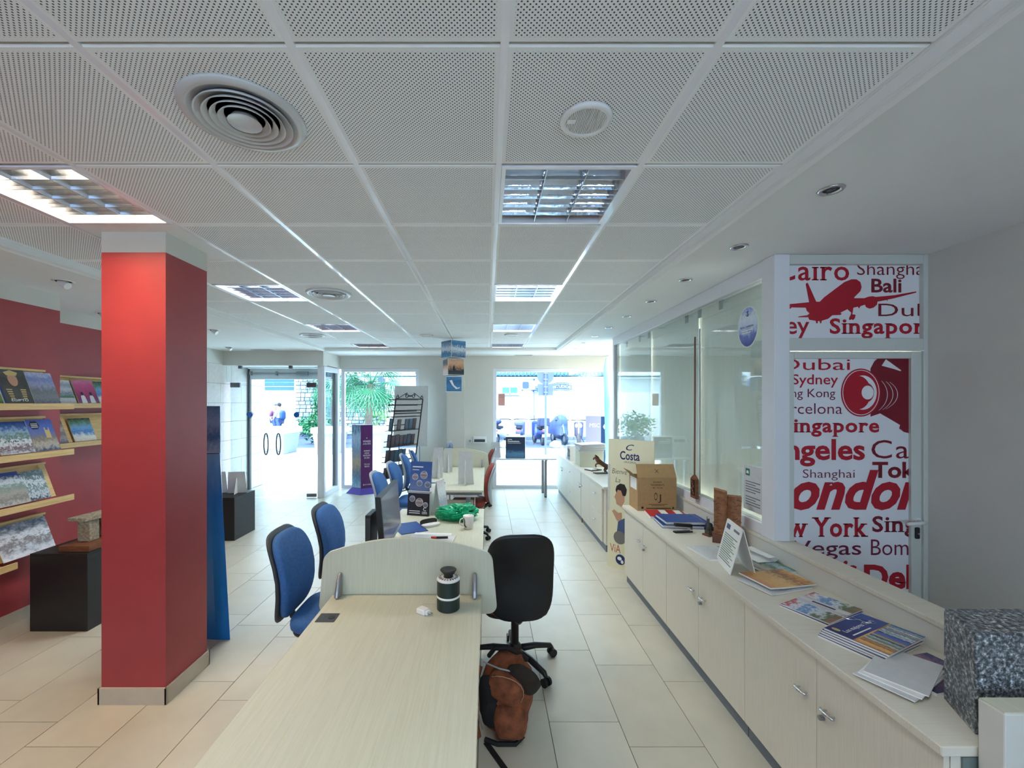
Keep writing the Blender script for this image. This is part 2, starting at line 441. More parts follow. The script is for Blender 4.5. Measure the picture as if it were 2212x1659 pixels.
# window wall: header, piers, pilaster
wf = MB()
wf.box(-3.08, 2.85, YW, YW+0.25, 2.47, ZS)                 # header
wf.box(-1.405, 0.114, YW, YW+0.25, 0, 2.47)                # pier between windows
wf.box(2.62, 2.85, YW, YW+0.25, 0, 2.47)
wfo = struct(wf.build('wall_front', 'wall_cream'), 'cream wall between and above the shop windows')
box('pilaster', 'wall_cream', (-0.82, -0.46, YW-0.14, YW, 0, 2.47), wfo)
we = MB(); we.box(-4.88, -3.02, YE-0.1, YE+0.1, 2.455, ZS); we.box(-3.12, -3.02, YE+0.1, YW+0.25, 2.47, ZS)
weo = struct(we.build('wall_beam', 'wall_cream'), 'cream beam above the glass entrance doors')
struct(MB().box(-4.88, -3.1, YE+0.1, YW+0.6, 2.47, 2.6).build('porch_ceiling', 'ceiling_white'), 'white porch ceiling outside the entrance doors')
# side wall on the right, wall behind the partition, back of the room
struct(box('wall_right', 'wall_cream', (XR, XR+0.2, -3, 2.74, 0, ZS)), 'cream side wall beside the lettered door')
struct(box('wall_office', 'wall_cream', (3.0, 3.1, 2.74, YW+0.25, 0, ZS)), 'office wall behind the glass partition')
bw = MB()
for a, bb in ((-5.2, -3.0), (-1.8, -0.6), (0.6, 1.5), (2.5, 3.1)): bw.box(a, bb, -3.2, -3.0, 0, ZS)  # openings added in this unseen wall so sky light reaches the room
bw.box(-5.2, 3.1, -3.2, -3.0, 2.3, ZS); bw.box(-5.2, 3.1, -3.2, -3.0, 0, 0.9)
struct(bw.build('wall_back', 'wall_cream'), 'unseen back wall of the office with openings added to let sky light in')

# pillar
pil = thing('pillar', 'square red pillar with cream top and stone skirting', 'pillar', (-2.0755, 2.6695, 0))
PW, PD = 0.377, 0.365
box('shaft', 'red_paint', (-PW/2, PW/2, -PD/2, PD/2, 0.0, 2.647), pil)
box('top_band', 'wall_cream', (-PW/2, PW/2, -PD/2, PD/2, 2.647, ZT+0.004), pil)
for a, q in ((0, PD/2), (1, PW/2), (2, PD/2), (3, PW/2)):
    w = (PW if a % 2 == 0 else PD)/2+0.013
    MB().box(-w, w, -q-0.013, -q, 0, 0.098).build('skirting_board', 'skirting', pil, rot=(0, 0, a*PI/2), bevel=0.002)

# ---------------------------------------------------------------- windows
def frame_rect(m, x0, x1, z0, z1, y0, y1, w):
    m.box(x0, x0+w, y0, y1, z0, z1); m.box(x1-w, x1, y0, y1, z0, z1); m.box(x0+w, x1-w, y0, y1, z0, z0+w); m.box(x0+w, x1-w, y0, y1, z1-w, z1)
def window(name, label, x0, x1, mull=()):
    w = MB(); frame_rect(w, x0, x1, 0.0, 2.47, YW+0.02, YW+0.1, 0.07)
    o = struct(w.build(name, 'white_alu', bevel=0.004), label)
    xs = [x0+0.07]+list(mull)+[x1-0.07]
    for a, bb in zip(xs[:-1], xs[1:]): box('pane', 'pane_glass', (a, bb, YW+0.055, YW+0.063, 0.07, 2.40), o)
    for q in mull: box('mullion', 'white_alu', (q-0.02, q+0.02, YW+0.03, YW+0.09, 0.07, 2.40), o)
    return o
window('window_1', 'white framed shop window with palms outside', -3.01, -1.405)
window('window_2', 'white framed shop window facing the parked scooters', 0.114, 2.62)
# glazed return beside the entrance
w3 = MB()
for a, bb in ((YE+0.0, YE+0.07), (YW-0.09, YW+0.02)): w3.box(-3.12, -3.04, a, bb, 0, 2.455)
w3.box(-3.12, -3.04, YE+0.07, YW-0.09, 0, 0.09); w3.box(-3.12, -3.04, YE+0.07, YW-0.09, 2.36, 2.455)
w3o = struct(w3.build('window_3', 'white_alu', bevel=0.004), 'narrow white framed glass return beside the entrance')
box('pane', 'pane_glass', (-3.084, -3.076, YE+0.07, YW-0.09, 0.09, 2.36), w3o)

# glass entrance doors: two frameless leaves
d1 = thing('door_1', 'frameless double glass entrance door with oval pull handles', 'door', (-3.985, YE, 0)); d1['kind'] = 'structure'; del d1['category']
mat('patch_metal', (120, 122, 124), 0.3, metal=0.9)
mat('logo_blue', (28, 96, 180), 0.4)
mat('logo_dark', (20, 60, 90), 0.4)
for s_ in (-1, 1):
    lf = box('leaf', 'pane_glass', (min(0.004*s_, 0.80*s_), max(0.004*s_, 0.80*s_), -0.005, 0.005, 0.012, 2.14), d1)
    for z0, z1 in ((0.012, 0.075), (2.05, 2.14)):
        MB().box(min(0.62*s_, 0.80*s_), max(0.62*s_, 0.80*s_), -0.016, 0.016, z0, z1).build('patch_fitting', 'patch_metal', lf, bevel=0.003)
    hx = 0.115*s_
    MB().tube([(hx+0.04*math.cos(a), -0.05, 1.0+0.2*math.sin(a)) for a in [2*PI*i/20 for i in range(20)]], 0.011, 8, True).build('pull_handle', 'dark_grey_plastic', lf, smooth=True)
    for z in (0.86, 1.14): MB().cyl((hx, -0.05, z), (hx, 0, z), 0.009, n=8).build('handle_fixing', 'patch_metal', lf)
    M = plane_M((0.43*s_-(0.005 if s_ < 0 else 0), -0.007, 1.54), (1, 0, 0), (0, 0, 1))
    flat(ell(0, 0, 0.052, 0.052), 'logo_blue', lf, M, 0, 'sticker')
    for k in range(3):
        flat(ell(0, 0, 0.066, 0.066, 8, k*2.09, k*2.09+1.3) + ell(0, 0, 0.058, 0.058, 8, k*2.09, k*2.09+1.3)[::-1], 'logo_dark', lf, M, 0, 'sticker_ring')
box('overpanel', 'pane_glass', (-0.88, 0.86, -0.005, 0.005, 2.15, 2.455), d1)
for x in (-0.62, 0.32): MB().box(x-0.03, x+0.03, -0.02, 0.02, 2.40, 2.455).build('clamp', 'patch_metal', d1)
MB().box(0.83, 0.91, -0.03, 0.03, 0, 2.455).build('jamb', 'white_alu', d1, bevel=0.003)
# roller shutter gear outside the doors
rs = thing('shutter_gear', 'grey roller shutter gear and guide rail outside the glass entrance doors', 'shutter', (-3.98, 8.62, 0))
MB().box(-0.875, -0.835, -0.03, 0.03, 0, 2.45).build('guide_rail', 'dark_grey_plastic', rs)
MB().box(0.84, 0.88, -0.03, 0.03, 0, 2.45).build('guide_rail', 'dark_grey_plastic', rs)
MB().box(-0.835, 0.84, -0.02, 0.06, 2.24, 2.46).build('housing', 'white_alu', rs)
MB().cyl((-0.83, -0.05, 2.36), (0.83, -0.05, 2.36), 0.014).build('axle', 'grey_alu', rs)
MB().box(0.12, 0.36, -0.08, -0.02, 2.325, 2.395).build('motor_box', 'grey_alu', rs, bevel=0.01)
for x in (-0.8, -0.28, 0.72): MB().box(x-0.015, x+0.015, -0.075, -0.02, 2.32, 2.40).build('bracket', 'grey_alu', rs)
# fixtures on the window wall
ep = thing('fuse_box', 'small white electrical panel with dark display on the cream wall', 'electrical panel', (-0.16, YW, 1.0))
MB().box(-0.14, 0.14, -0.05, 0, -0.06, 0.08).build('case', 'white_plastic', ep, bevel=0.01)
MB().box(-0.11, 0.11, -0.056, -0.048, -0.035, 0.02).build('display', 'dark_grey_plastic', ep)
so = thing('wall_socket', 'round white socket on the cream wall beside the fuse box', 'socket', (-0.36, YW, 0.985))
MB().box(-0.045, 0.045, -0.012, 0, -0.045, 0.045).build('plate', 'white_plastic', so, bevel=0.004)
MB().cyl((0, -0.02, 0), (0, -0.01, 0), 0.026).build('insert', 'grey_plastic', so)
# ================================================================ ceiling fittings
mat('tube_glow', (255, 250, 235), 0.4, emit=2.0)
mat('satin_louvre', (168, 178, 190), 0.2, metal=1.0, bump=0.5, bscale=18)
def fixture(c, r, watts, col=(1, 0.93, 0.84)):
    lm = 'satin_louvre' if watts else 'mirror_alu'
    y0, y1 = rowy(r), min(rowy(r+1), TY1)
    sy = y1-y0
    lab = 'square louvred ceiling light ' + {(-4, 1): 'right in front of the red pillar', (0, 1): 'beside the round ceiling speaker', (-4, 4): 'next to the middle air diffuser', (0, 4): 'with bright louvres above the second desk', (-4, 7): 'in the row past the middle air diffuser', (0, 7): 'with the small round speaker just past it', (-4, 10): 'cut off by the far moulding near the entrance', (0, 10): 'cut off by the far moulding near the scooter window', (-4, -2): 'over the near end of the brochure racks', (0, -2): 'over the near end of the first desk'}[(c, r)]
    t = thing('louvre_light', lab, 'ceiling light', (cellx(c)+0.3, (y0+y1)/2, ZT))
    a, b = 0.287, sy/2-0.013
    f = MB(); w = 0.018
    f.box(-a, -a+w, -b, b, -0.003, 0.09); f.box(a-w, a, -b, b, -0.003, 0.09); f.box(-a+w, a-w, -b, -b+w, -0.003, 0.09); f.box(-a+w, a-w, b-w, b, -0.003, 0.09)
    f.build('frame', 'tee_white', t)
    box('tray', 'mirror_alu', (-a+w, a-w, -b+w, b-w, 0.085, 0.1), t)
    def blade(L_):   # parabolic wedge
        m = MB(); rr = []
        for s_, z in ((0.002, 0.0), (0.005, 0.015), (0.011, 0.032), (0.02, 0.055)): rr.append([(-L_, -s_, z), (L_, -s_, z), (L_, s_, z), (-L_, s_, z)])
        return m.rings(rr)
    for k in (-1, 1):
        blade(b-w).build('long_louvre', lm, t, smooth=False, loc=(k*(a-w)/3, 0, 0), rot=(0, 0, PI/2))
    nb = 5 if sy > 0.5 else 3
    for k in range(1, nb+1):
        blade(a-w).build('cross_louvre', lm, t, loc=(0, -b+w+2*(b-w)*k/(nb+1), 0.001))
    for k in range(4):
        x = (-1.5+k)*0.135
        MB().cyl((x, -b+w+0.01, 0.07), (x, b-w-0.01, 0.07), 0.008, n=8).build('tube', 'white_plastic', t, smooth=True)
    if watts:
        la = bpy.data.lights.new('lamp', 'AREA'); la.shape = 'RECTANGLE'; la.size = 0.46; la.size_y = sy-0.14; la.energy = watts; la.color = col
        lo = bpy.data.objects.new('lamp', la); C.objects.link(lo); lo.parent = t; lo.location = (0, 0, 0.06)
    return t
for (c, r), w in zip(LIGHTS, LAMPW): fixture(c, r, w, LAMPC if (c, r) != (-4, 1) else LAMPWARM)

mat('vent_white', (205, 206, 206), 0.3)
mat('cavity_shade', (18, 17, 18), 0.9)  # flat black discs stand for the shade inside fittings; no hollow is cut
def diffuser(x, y, label, R0=0.2):
    t = thing('air_diffuser', label, 'air vent', (x, y, ZT))
    MB().lathe([(0.001, -0.0015), (R0*0.86, -0.0015), (R0*0.86, -0.001)], 40).build('cavity_shade', 'cavity_shade', t)
    MB().lathe([(R0*0.80, -0.002), (R0*0.84, -0.012), (R0*0.87, -0.015), (R0*0.985, -0.009), (R0, -0.001), (R0*0.98, 0.0)], 48).build('flange', 'vent_white', t, smooth=True)
    for q in (0.765, 0.645, 0.525, 0.405):
        MB().lathe([(R0*(q-0.085), -0.004), (R0*(q-0.03), -0.016), (R0*q, -0.022), (R0*(q+0.008), -0.021), (R0*(q-0.02), -0.012), (R0*(q-0.07), -0.003)], 48).build('ring', 'vent_white', t, smooth=True)
    MB().lathe([(R0*0.2, -0.004), (R0*0.25, -0.02), (R0*0.28, -0.026), (R0*0.27, -0.024), (R0*0.16, -0.02), (0.001, -0.019)], 40).build('core', 'vent_white', t, smooth=True)
diffuser(-0.85, 1.486, 'large round air diffuser with brown dust at its rim, over the first desk')
diffuser(cellx(-3)+0.3, rowy(4)+0.3, 'round air diffuser next to a louvred light, halfway to the windows')
diffuser(cellx(-5)+0.36, rowy(8)+0.3, 'round air diffuser in the corner near the glass entrance', 0.18)
def speaker(x, y, label, r=0.092):
    t = thing('ceiling_speaker', label, 'speaker', (x, y, ZT))
    MB().lathe([(r*0.74, -0.002), (r*0.76, -0.012), (r*0.84, -0.016), (r*0.96, -0.012), (r, -0.001)], 40).build('bezel', 'white_plastic', t, smooth=True)
    MB().lathe([(0.001, -0.0015), (r*0.75, -0.0015), (r*0.75, -0.001)], 32).build('cavity_shade', 'cavity_shade', t)
    g = MB(); n = 24
    for i in range(n):
        q = -1+2*(i+0.5)/n; h = math.sqrt(max(0.0, 1-q*q))*r*0.745
        g.box(q*r*0.745-0.0017, q*r*0.745+0.0017, -h, h, -0.011, -0.005)
    g.build('grille', 'white_plastic', t)
    MB().box(-r*0.72, -r*0.4, -r*0.1, r*0.1, -0.0125, -0.009).build('badge', 'white_plastic', t, bevel=0.003)
speaker(0.348, 1.497, 'round slotted ceiling speaker near a louvred light')
speaker(cellx(0)+0.3, rowy(8)+0.25, 'round ceiling speaker near the scooter window', 0.1)
speaker(cellx(-2)+0.25, rowy(8)+0.3, 'round ceiling speaker near the palm window', 0.1)
mat('lens_grey', (90, 95, 105), 0.1, metal=0.6)
for i in range(9):
    y = 1.90+0.697*i
    t = thing('downlight', 'small round chrome downlight in the plaster border along the glass partition', 'downlight', (1.54, y, ZS), group='downlights over the cabinets')
    MB().lathe([(0.032, 0.0), (0.034, -0.006), (0.046, -0.007), (0.052, -0.001)], 28).build('ring', 'chrome', t, smooth=True)
    MB().lathe([(0.001, -0.001), (0.018, -0.0015), (0.033, -0.001), (0.033, -0.0002)], 24).build('cavity_shade', 'black_plastic', t)  # flat black disc in place of a shaded recess
    MB().lathe([(0.001, -0.004), (0.014, -0.003), (0.02, -0.0015)], 20).build('lens', 'lens_grey', t, smooth=True)
for x, y, lab in ((-3.33, 3.33, 'swivel spotlight tilted out of the soffit in front of the red wall'), (-4.1, 4.53, 'swivel spotlight in the soffit over the set back red wall'), (-3.59, 5.57, 'swivel spotlight in the soffit past the red pillar'), (-4.45, 7.3, 'swivel spotlight in the soffit close to the entrance beam')):
    t = thing('swivel_spot', lab, 'spotlight', (x, y, ZS))
    MB().lathe([(0.05, 0.0), (0.056, -0.006), (0.064, -0.005), (0.07, 0)], 28).build('rim', 'white_plastic', t, smooth=True)
    MB().lathe([(0.001, -0.0015), (0.05, -0.0015), (0.05, -0.0005)], 24).build('cavity_shade', 'cavity_shade', t)
    MB().cyl((-0.02, 0, -0.002), (0.035, 0, -0.04), 0.028, n=20).build('lamp_head', 'white_plastic', t)
    MB().prism([(-0.05, -0.001), (-0.02, -0.001), (-0.01, -0.03)], -0.02, 0.02, 'xz').build('swivel_arm', 'dark_grey_plastic', t)
def slot_vent(x, y, w, label):
    t = thing('slot_vent', label, 'air vent', (x, y, ZS))
    f = MB(); f.box(-w/2, w/2, -0.05, -0.04, -0.008, 0); f.box(-w/2, w/2, 0.04, 0.05, -0.008, 0); f.box(-w/2, -w/2+0.01, -0.04, 0.04, -0.008, 0); f.box(w/2-0.01, w/2, -0.04, 0.04, -0.008, 0)
    f.build('frame', 'vent_white', t)
    for k in range(4): MB().box(-w/2+0.01, w/2-0.01, -0.03+0.018*k, -0.025+0.018*k, -0.006, 0).build('slat', 'grey_plastic', t)
slot_vent(0.72, 8.5, 0.36, 'narrow slotted vent in the soffit above the scooter window')
slot_vent(-4.05, 7.62, 0.36, 'narrow slotted vent in the soffit by the entrance beam')

# ================================================================ half wall, glass partition
hw = struct(MB().box(XP, XP+0.13, 1.3, 6.27, 0, 0.85).build('wall_half', 'wall_cream'), 'low wall behind the cabinets carrying the glass partition')
MB().box(XP-0.006, XP+0.14, 1.3, 6.29, 0.85, 0.875).build('ledge', 'cab_wood', hw, bevel=0.004)
gp = thing('glass_partition', 'white framed glass partition on the low wall behind the cabinets', 'partition', (XP, 2.72, 0.875))
Z1 = ZS-0.875
MB().box(0, 0.10, 0.0, 0.125, 0, Z1-0.002).build('post', 'white_alu', gp, bevel=0.003)
MB().box(0.01, 0.09, 3.48, 3.55, 0, Z1-0.002).build('post', 'white_alu', gp, bevel=0.003)
MB().box(0.01, 0.09, 0.125, 3.48, Z1-0.115, Z1-0.002).build('top_rail', 'white_alu', gp, bevel=0.003)
MB().box(0.01, 0.09, 0.125, 3.48, 0, 0.075).build('bottom_rail', 'white_alu', gp, bevel=0.003)
glass('partition_glass', (246, 250, 248), 1.6)
for a, b in ((0.125, 1.03), (1.036, 2.19), (2.196, 3.48)): box('pane', 'partition_glass', (0.035, 0.043, a, b, 0.075, Z1-0.115), gp)
box('joint_strip', 'grey_plastic', (0.034, 0.044, 1.028, 1.038, 0.075, Z1-0.3), gp)
for y in (0.75, 1.1, 1.35, 2.3, 2.6, 3.1):
    MB().box(0.07, 0.075, y-0.03, y+0.03, Z1-0.19, Z1-0.118).build('blind_carrier', 'grey_plastic', gp)
mat('blind', (244, 246, 241), 0.8, var=0.03, vscale=40, stretch=(1, 1, 0.02))
for i in range(6):
    b_ = thing('panel_blind', 'pale hanging fabric panel behind the glass partition', 'blind', (XP+0.16+0.022*(i % 2), 2.86+0.58*i, 0.9), group='panel blinds in the partitioned office')
    MB().box(0, 0.004, 0, 0.68, 0, 1.79).build('fabric', 'blind', b_)
    MB().box(-0.006, 0.01, 0, 0.68, 1.79, 1.815).build('top_bar', 'white_alu', b_)
of = thing('office_fill_light', 'unseen fill light added in the office to brighten the partition blinds', 'ceiling light', (2.5, 4.6, ZS-.001))  # added fill lamp, hidden behind the blinds to brighten them
MB().box(-.16, .16, -1.2, 1.2, -.05, 0).build('case', 'tee_white', of); MB().box(-.15, .15, -1.19, 1.19, -.055, -.05).build('diffuser', 'white_plastic', of)
la = bpy.data.lights.new('lamp', 'AREA'); la.shape = 'RECTANGLE'; la.size = .28; la.size_y = 2.3; la.energy = OFFICE_FILL_W; lo = bpy.data.objects.new('lamp', la); C.objects.link(lo); lo.parent = of; lo.location = (0, 0, -.06)
# oval sticker and printed notice on the glass
st = thing('oval_sticker', 'oval blue cruise line sticker on the glass partition', 'sticker', (XP+0.033, 3.05, 2.31))
cover('sticker_sea', [(52, 66, 150), (90, 110, 190), (200, 215, 240), (225, 232, 245), (120, 150, 215)], 3.0, 0.3, 2.0, 2)
Ms = plane_M((0, 0, 0), (0, -1, 0), (0, 0, 1))
mat('ink_dark', (30, 34, 60), 0.5); mat('ink_navy', (26, 38, 88), 0.5)
MB().prism(ell(0, 0, 0.118, 0.148, 40), -0.001, 0.0, 'yz').build('rim', 'paper_white', st)
MB().prism(ell(0, 0, 0.110, 0.140, 40), -0.002, -0.001, 'yz').build('picture', 'sticker_sea', st)
lettering('ROYAL CARIBBEAN', 'ink_navy', st, Ms, -0.085, 0.07, -0.005, 0.014, 0.01, lift=0.003)
for k in range(2): flat([(-.07, -.028-.016*k), (.06-.02*k, -.028-.016*k), (.06-.02*k, -.02-.016*k), (-.07, -.02-.016*k)], 'paper_white', st, Ms, .003, 'text_line')
MB().tube([(-0.003, 0.0, 0.115), (-0.003, 0.0, 0.075)], 0.002, 5).build('anchor_shank', 'ink_navy', st)
MB().tube([(-0.003, 0.016*math.cos(a), 0.092+0.016*math.sin(a)) for a in [PI+PI*i/8 for i in range(9)]], 0.002, 5).build('anchor_arms', 'ink_navy', st)
MB().tube([(-0.003, -0.016, 0.108), (-0.003, 0.016, 0.108)], 0.002, 5).build('anchor_stock', 'ink_navy', st)
nb = thing('printed_notice', 'framed printed notice with green emblem on the partition glass', 'notice', (XP+0.03, 2.985, 1.17))
MB().box(-0.004, 0, -0.105, 0.105, -0.17, 0.15).build('sheet', 'paper_grey', nb)
mat('ink_green', (40, 120, 90), 0.5); mat('ink_grey', (110, 114, 116), 0.6)
Mn = plane_M((-0.0045, 0, 0), (0, -1, 0), (0, 0, 1))
flat([(-0.08, 0.075), (-0.03, 0.075), (-0.03, 0.125), (-0.08, 0.125)], 'ink_green', nb, Mn, 0, 'emblem')
flat([(-.07, .09), (-.04, .09), (-.045, .11), (-.065, .11)], 'paper_white', nb, Mn, .001, 'emblem_mark')
for k in range(10):
    if k == 5: continue
    z = 0.03-0.018*k
    flat([(-0.08, z), (0.085-0.05*((k*7) % 3 == 1), z), (0.085-0.05*((k*7) % 3 == 1), z+0.007), (-0.08, z+0.007)], 'ink_grey', nb, Mn, 0, 'text_line')

# ================================================================ lettered door with transom
mat('door_alu', (200, 204, 198), 0.4)
mat('frosted_white', (226, 226, 230), 0.35, var=0.02, vscale=2)
mat('print_red', (172, 14, 40), 0.45); mat('print_dark_red', (120, 12, 34), 0.45); mat('print_plum', (110, 18, 60), 0.45)
d2 = thing('door_2', 'white framed door with red city names, aeroplane and camera printed on it', 'door', (0, 2.72, 0)); d2['kind'] = 'structure'; del d2['category']
fx0, fx1 = 1.94, 2.80
f = MB()
f.box(fx1, XR, 0, 0.09, 0, ZS-0.002); f.box(fx0, fx1, 0, 0.09, 2.655, ZS-0.002); f.box(fx0, fx1, 0, 0.09, 2.10, 2.18)
f.build('frame', 'door_alu', d2, bevel=0.004)
box('transom_panel', 'frosted_white', (fx0, fx1, 0.03, 0.04, 2.18, 2.655), d2)
lf = MB(); lx0, lx1 = 1.945, 2.796
lf.box(lx0, 1.975, 0.01, 0.06, 0.01, 2.095); lf.box(2.73, lx1, 0.01, 0.06, 0.01, 2.095); lf.box(1.975, 2.73, 0.01, 0.06, 2.05, 2.095); lf.box(1.975, 2.73, 0.01, 0.06, 0.01, 0.12)
leaf = lf.build('leaf_frame', 'door_alu', d2, bevel=0.003)
box('leaf_panel', 'frosted_white', (1.975, 2.73, 0.03, 0.04, 0.12, 2.05), d2)
MB().tube([(2.762, 0.012, 1.005), (2.762, -0.045, 1.005), (2.70, -0.05, 1.005), (2.645, -0.048, 1.0)], 0.011, 10).build('handle', 'white_plastic', d2, smooth=True)
MB().cyl((2.762, 0.012, 1.005), (2.762, -0.004, 1.005), 0.022).build('handle_rose', 'white_plastic', d2)
MB().box(2.748, 2.776, -0.003, 0.012, 0.89, 0.965).build('lock_plate', 'black_plastic', d2, bevel=0.01)
MB().cyl((2.762, -0.008, 0.925), (2.762, 0, 0.925), 0.007, n=10).build('lock_cylinder', 'chrome', d2)
K = 0.003002
def dx(u): return (u-1053)*K
def dz(v): return 1.765-(v-870)*K
Md = plane_M((0, 0.0285, 0), (1, 0, 0), (0, 0, 1))
TRC = (fx0, fx1, 2.18, 2.655); LFC = (1.975, 2.73, 0.12, 2.05)
words = [  # word, start, end, baseline, cap height, bold, shear, ink, clip
 ('Cairo', 1676, 1834, 605, 42, .012, 0, 'print_red', TRC), ('Shanghai', 1851, 2004, 594, 27, -.004, 0, 'print_dark_red', TRC),
 ('Bali', 1882, 1947, 631, 28, .022, 0, 'print_dark_red', TRC), ('Dubai', 1897, 2052, 683, 27, -.002, 0, 'print_dark_red', TRC),
 ('Sydney', 1590, 1748, 721, 38, .01, 0, 'print_red', TRC), ('Singapore', 1792, 2022, 720, 31, .024, 0, 'print_red', TRC),
 ('Dubai', 1686, 1836, 799, 24, 0, 0, 'print_red', LFC), ('Sydney', 1711, 1810, 830, 21, .008, 0, 'print_red', LFC),
 ('Hong Kong', 1672, 1804, 858, 18, 0, 0, 'print_plum', LFC), ('Barcelona', 1672, 1819, 894, 23, -.004, 0, 'print_plum', LFC),
 ('Singapore', 1690, 1899, 933, 28, .026, 0, 'print_red', LFC), ('Angeles', 1645, 1868, 992, 42, .026, 0, 'print_red', LFC),
 ('Cairo', 1882, 2056, 990, 39, 0, 0, 'print_dark_red', LFC), ('Shanghai', 1734, 1846, 1032, 18, -.006, 0, 'print_plum', LFC),
 ('Tokyo', 1884, 2026, 1031, 32, .03, 0, 'print_dark_red', LFC), ('London', 1648, 2000, 1097, 78, .035, .32, 'print_red', LFC),
 ('New York', 1636, 1875, 1158, 39, .026, 0, 'print_red', LFC), ('Singapore', 1884, 2118, 1148, 32, .022, 0, 'print_dark_red', LFC),
 ('Vegas', 1712, 1860, 1198, 30, .004, .0, 'print_plum', LFC), ('Bombay', 1881, 2028, 1199, 34, -.004, 0, 'print_plum', LFC),
 ('Paris', 1742, 1850, 1248, 38, .028, .2, 'print_red', LFC), ('Delhi', 1866, 2024, 1270, 48, .036, 0, 'print_red', LFC)]
SERIF = ('Cairo', 'Singapore', 'New York')
for w_, a, b, base, cap, bold, shr, ink, clip in words:
    lettering(w_, ink, d2, Md, dx(a), dx(b), dz(base), cap*K, bold, shr, clip, spacing=1.1 if w_ in SERIF else 1.0, serif=w_ in SERIF)
plane_pts = [(555,515),(600,470),(800,320),(870,292),(920,292),(960,320),(972,370),(960,410),(900,470),(895,480),(1000,480),(1040,465),(1080,460),(1115,468),(1300,450),(1515,412),(1515,425),(1300,480),(1230,495),(1228,512),(1220,498),(1130,515),(1125,545),(1090,575),(1050,585),(1015,570),(1005,545),(960,560),(945,585),(935,565),(890,575),(885,610),(880,640),(912,645),(905,680),(885,700),(872,690),(850,700),(845,680),(860,650),(870,625),(830,590),(760,625),(775,635),(760,648),(680,650),(640,685),(575,705),(570,730),(560,730),(555,708),(535,708),(535,730),(520,730),(515,705),(450,695),(440,670),(335,670),(350,660),(430,650),(455,632),(425,605),(420,585),(415,575),(275,572),(265,585),(245,585),(243,540),(300,535),(450,520),(415,340),(430,325),(440,335),(520,515)]
flat([(dx(1650+a*.217), dz(540+b*.217)) for a, b in plane_pts][::-1], 'print_red', d2, Md, 0, 'printed_aeroplane')
cam_pts = [(1880, 796), (1888, 781), (1895, 775), (1970, 775), (1972, 775), (1972, 938), (1952, 933), (1942, 925), (1944, 918), (1901, 893), (1880, 900)]
flat([(dx(a), dz(b)) for a, b in cam_pts][::-1], 'print_dark_red', d2, Md, 0, 'printed_camera')
flat([(dx(a), dz(b)) for a, b in ((1913, 776), (1946, 800), (1945, 802), (1930, 797), (1904, 790))][::-1], 'frosted_white', d2, Md, 0.0006, 'printed_highlight')
lc = (dx(1859), dz(848))
for rx, ry, ink, lift, ox in ((43, 52, 'print_red', .0008, 0), (40, 49, 'frosted_white', .0012, 0), (38.5, 47.5, 'print_red', .0016, 0), (30, 37, 'frosted_white', .002, 4), (27, 36, 'print_red', .0024, -6), (20, 22, 'print_red', .0026, 8), (13, 15, 'frosted_white', .003, 14)):
    flat(ell(lc[0]+ox*K, lc[1], rx*K, ry*K, 36), ink, d2, Md, lift, 'printed_lens_ring')
for k, (rx, ry) in enumerate(((62, 48), (74, 46), (84, 44))):
    a = ell(lc[0]-4*K, lc[1]-4*K, rx*K, ry*K, 16, -0.8, 0.75); b = ell(lc[0]-4*K, lc[1]-4*K, (rx-1.3)*K, ry*K, 16, -0.8, 0.75)
    flat(a+b[::-1], 'frosted_white', d2, Md, 0.0006, 'printed_barrel_line')
# ================================================================ cabinets and worktops
mat('end_grey', (104, 118, 114), 0.6)
mat('plinth_grey', (104, 112, 122), 0.5)
def handle(parent, y, z, lock=False):
    MB().tube([(-0.012, y-0.035, z), (-0.02, y-0.028, z), (-0.024, y, z), (-0.02, y+0.028, z), (-0.012, y+0.035, z)], [0.003, 0.006, 0.008, 0.006, 0.003], 8).build('handle', 'chrome', parent, smooth=True)
    for s_ in (-0.02, 0.02): MB().cyl((0, y+s_, z), (-0.018, y+s_, z), 0.004, n=8).build('handle_post', 'chrome', parent)
def cabinet(label, x, y0, y1, ztop, fronts, depth=0.45, group=None):
    """base unit whose fronts face -x; fronts: list of (kind, a, b, handle spots, lock)"""
    t = thing('base_cabinet', label, 'cabinet', (x, y0, 0), group=group)
    L_ = y1-y0
    box('body', 'cab_wood', (0.02, depth, 0.001, L_-0.001, 0.08, ztop), t)
    box('plinth', 'plinth_grey', (0.022, depth-0.02, 0.003, L_-0.003, 0.0, 0.08), t)
    for k, fr in enumerate(fronts):
        kind, a, b = fr[0], fr[1]-y0+0.0018, fr[2]-y0-0.0018
        if kind == 'door':
            d = MB().box(0, 0.018, a, b, 0.083, ztop-0.003).build('door', 'cab_wood', t, bevel=0.0015)
            hy = b-0.07 if fr[3] == 'far' else a+0.07
            handle(d, hy, ztop-0.185)
            if len(fr) > 4: MB().cyl((0.001, hy+(0.035 if fr[3] == 'far' else -0.035), ztop-0.225), (-0.018, hy+(0.035 if fr[3] == 'far' else -0.035), ztop-0.225), 0.010, n=12).build('lock', 'grey_alu', d)
        else:
            n = fr[3]; h = (ztop-0.086)/n
            for i in range(n):
                d = MB().box(0, 0.018, a, b, 0.083+h*i+0.0018, 0.083+h*(i+1)-0.0018).build('drawer', 'cab_wood', t, bevel=0.0015)
                handle(d, (a+b)/2, 0.083+h*(i+0.62))
    return t
ys = [1.258+0.4887*i for i in range(7)]
cabs = ('two-door pale wood cabinet under the granite block', 'two-door pale wood cabinet under the tent sign', 'two-door pale wood cabinet under the cardboard box')
for i in range(3):
    cabinet(cabs[i], 1.355, ys[2*i], ys[2*i+2], 0.72, [('door', ys[2*i], ys[2*i+1], 'far', 1), ('door', ys[2*i+1], ys[2*i+2], 'near')], 0.48)
ep = thing('cabinet_end_panel', 'grey green end panel of the cabinet run beside the cream board', 'panel', (1.405, 1.2525, 0))
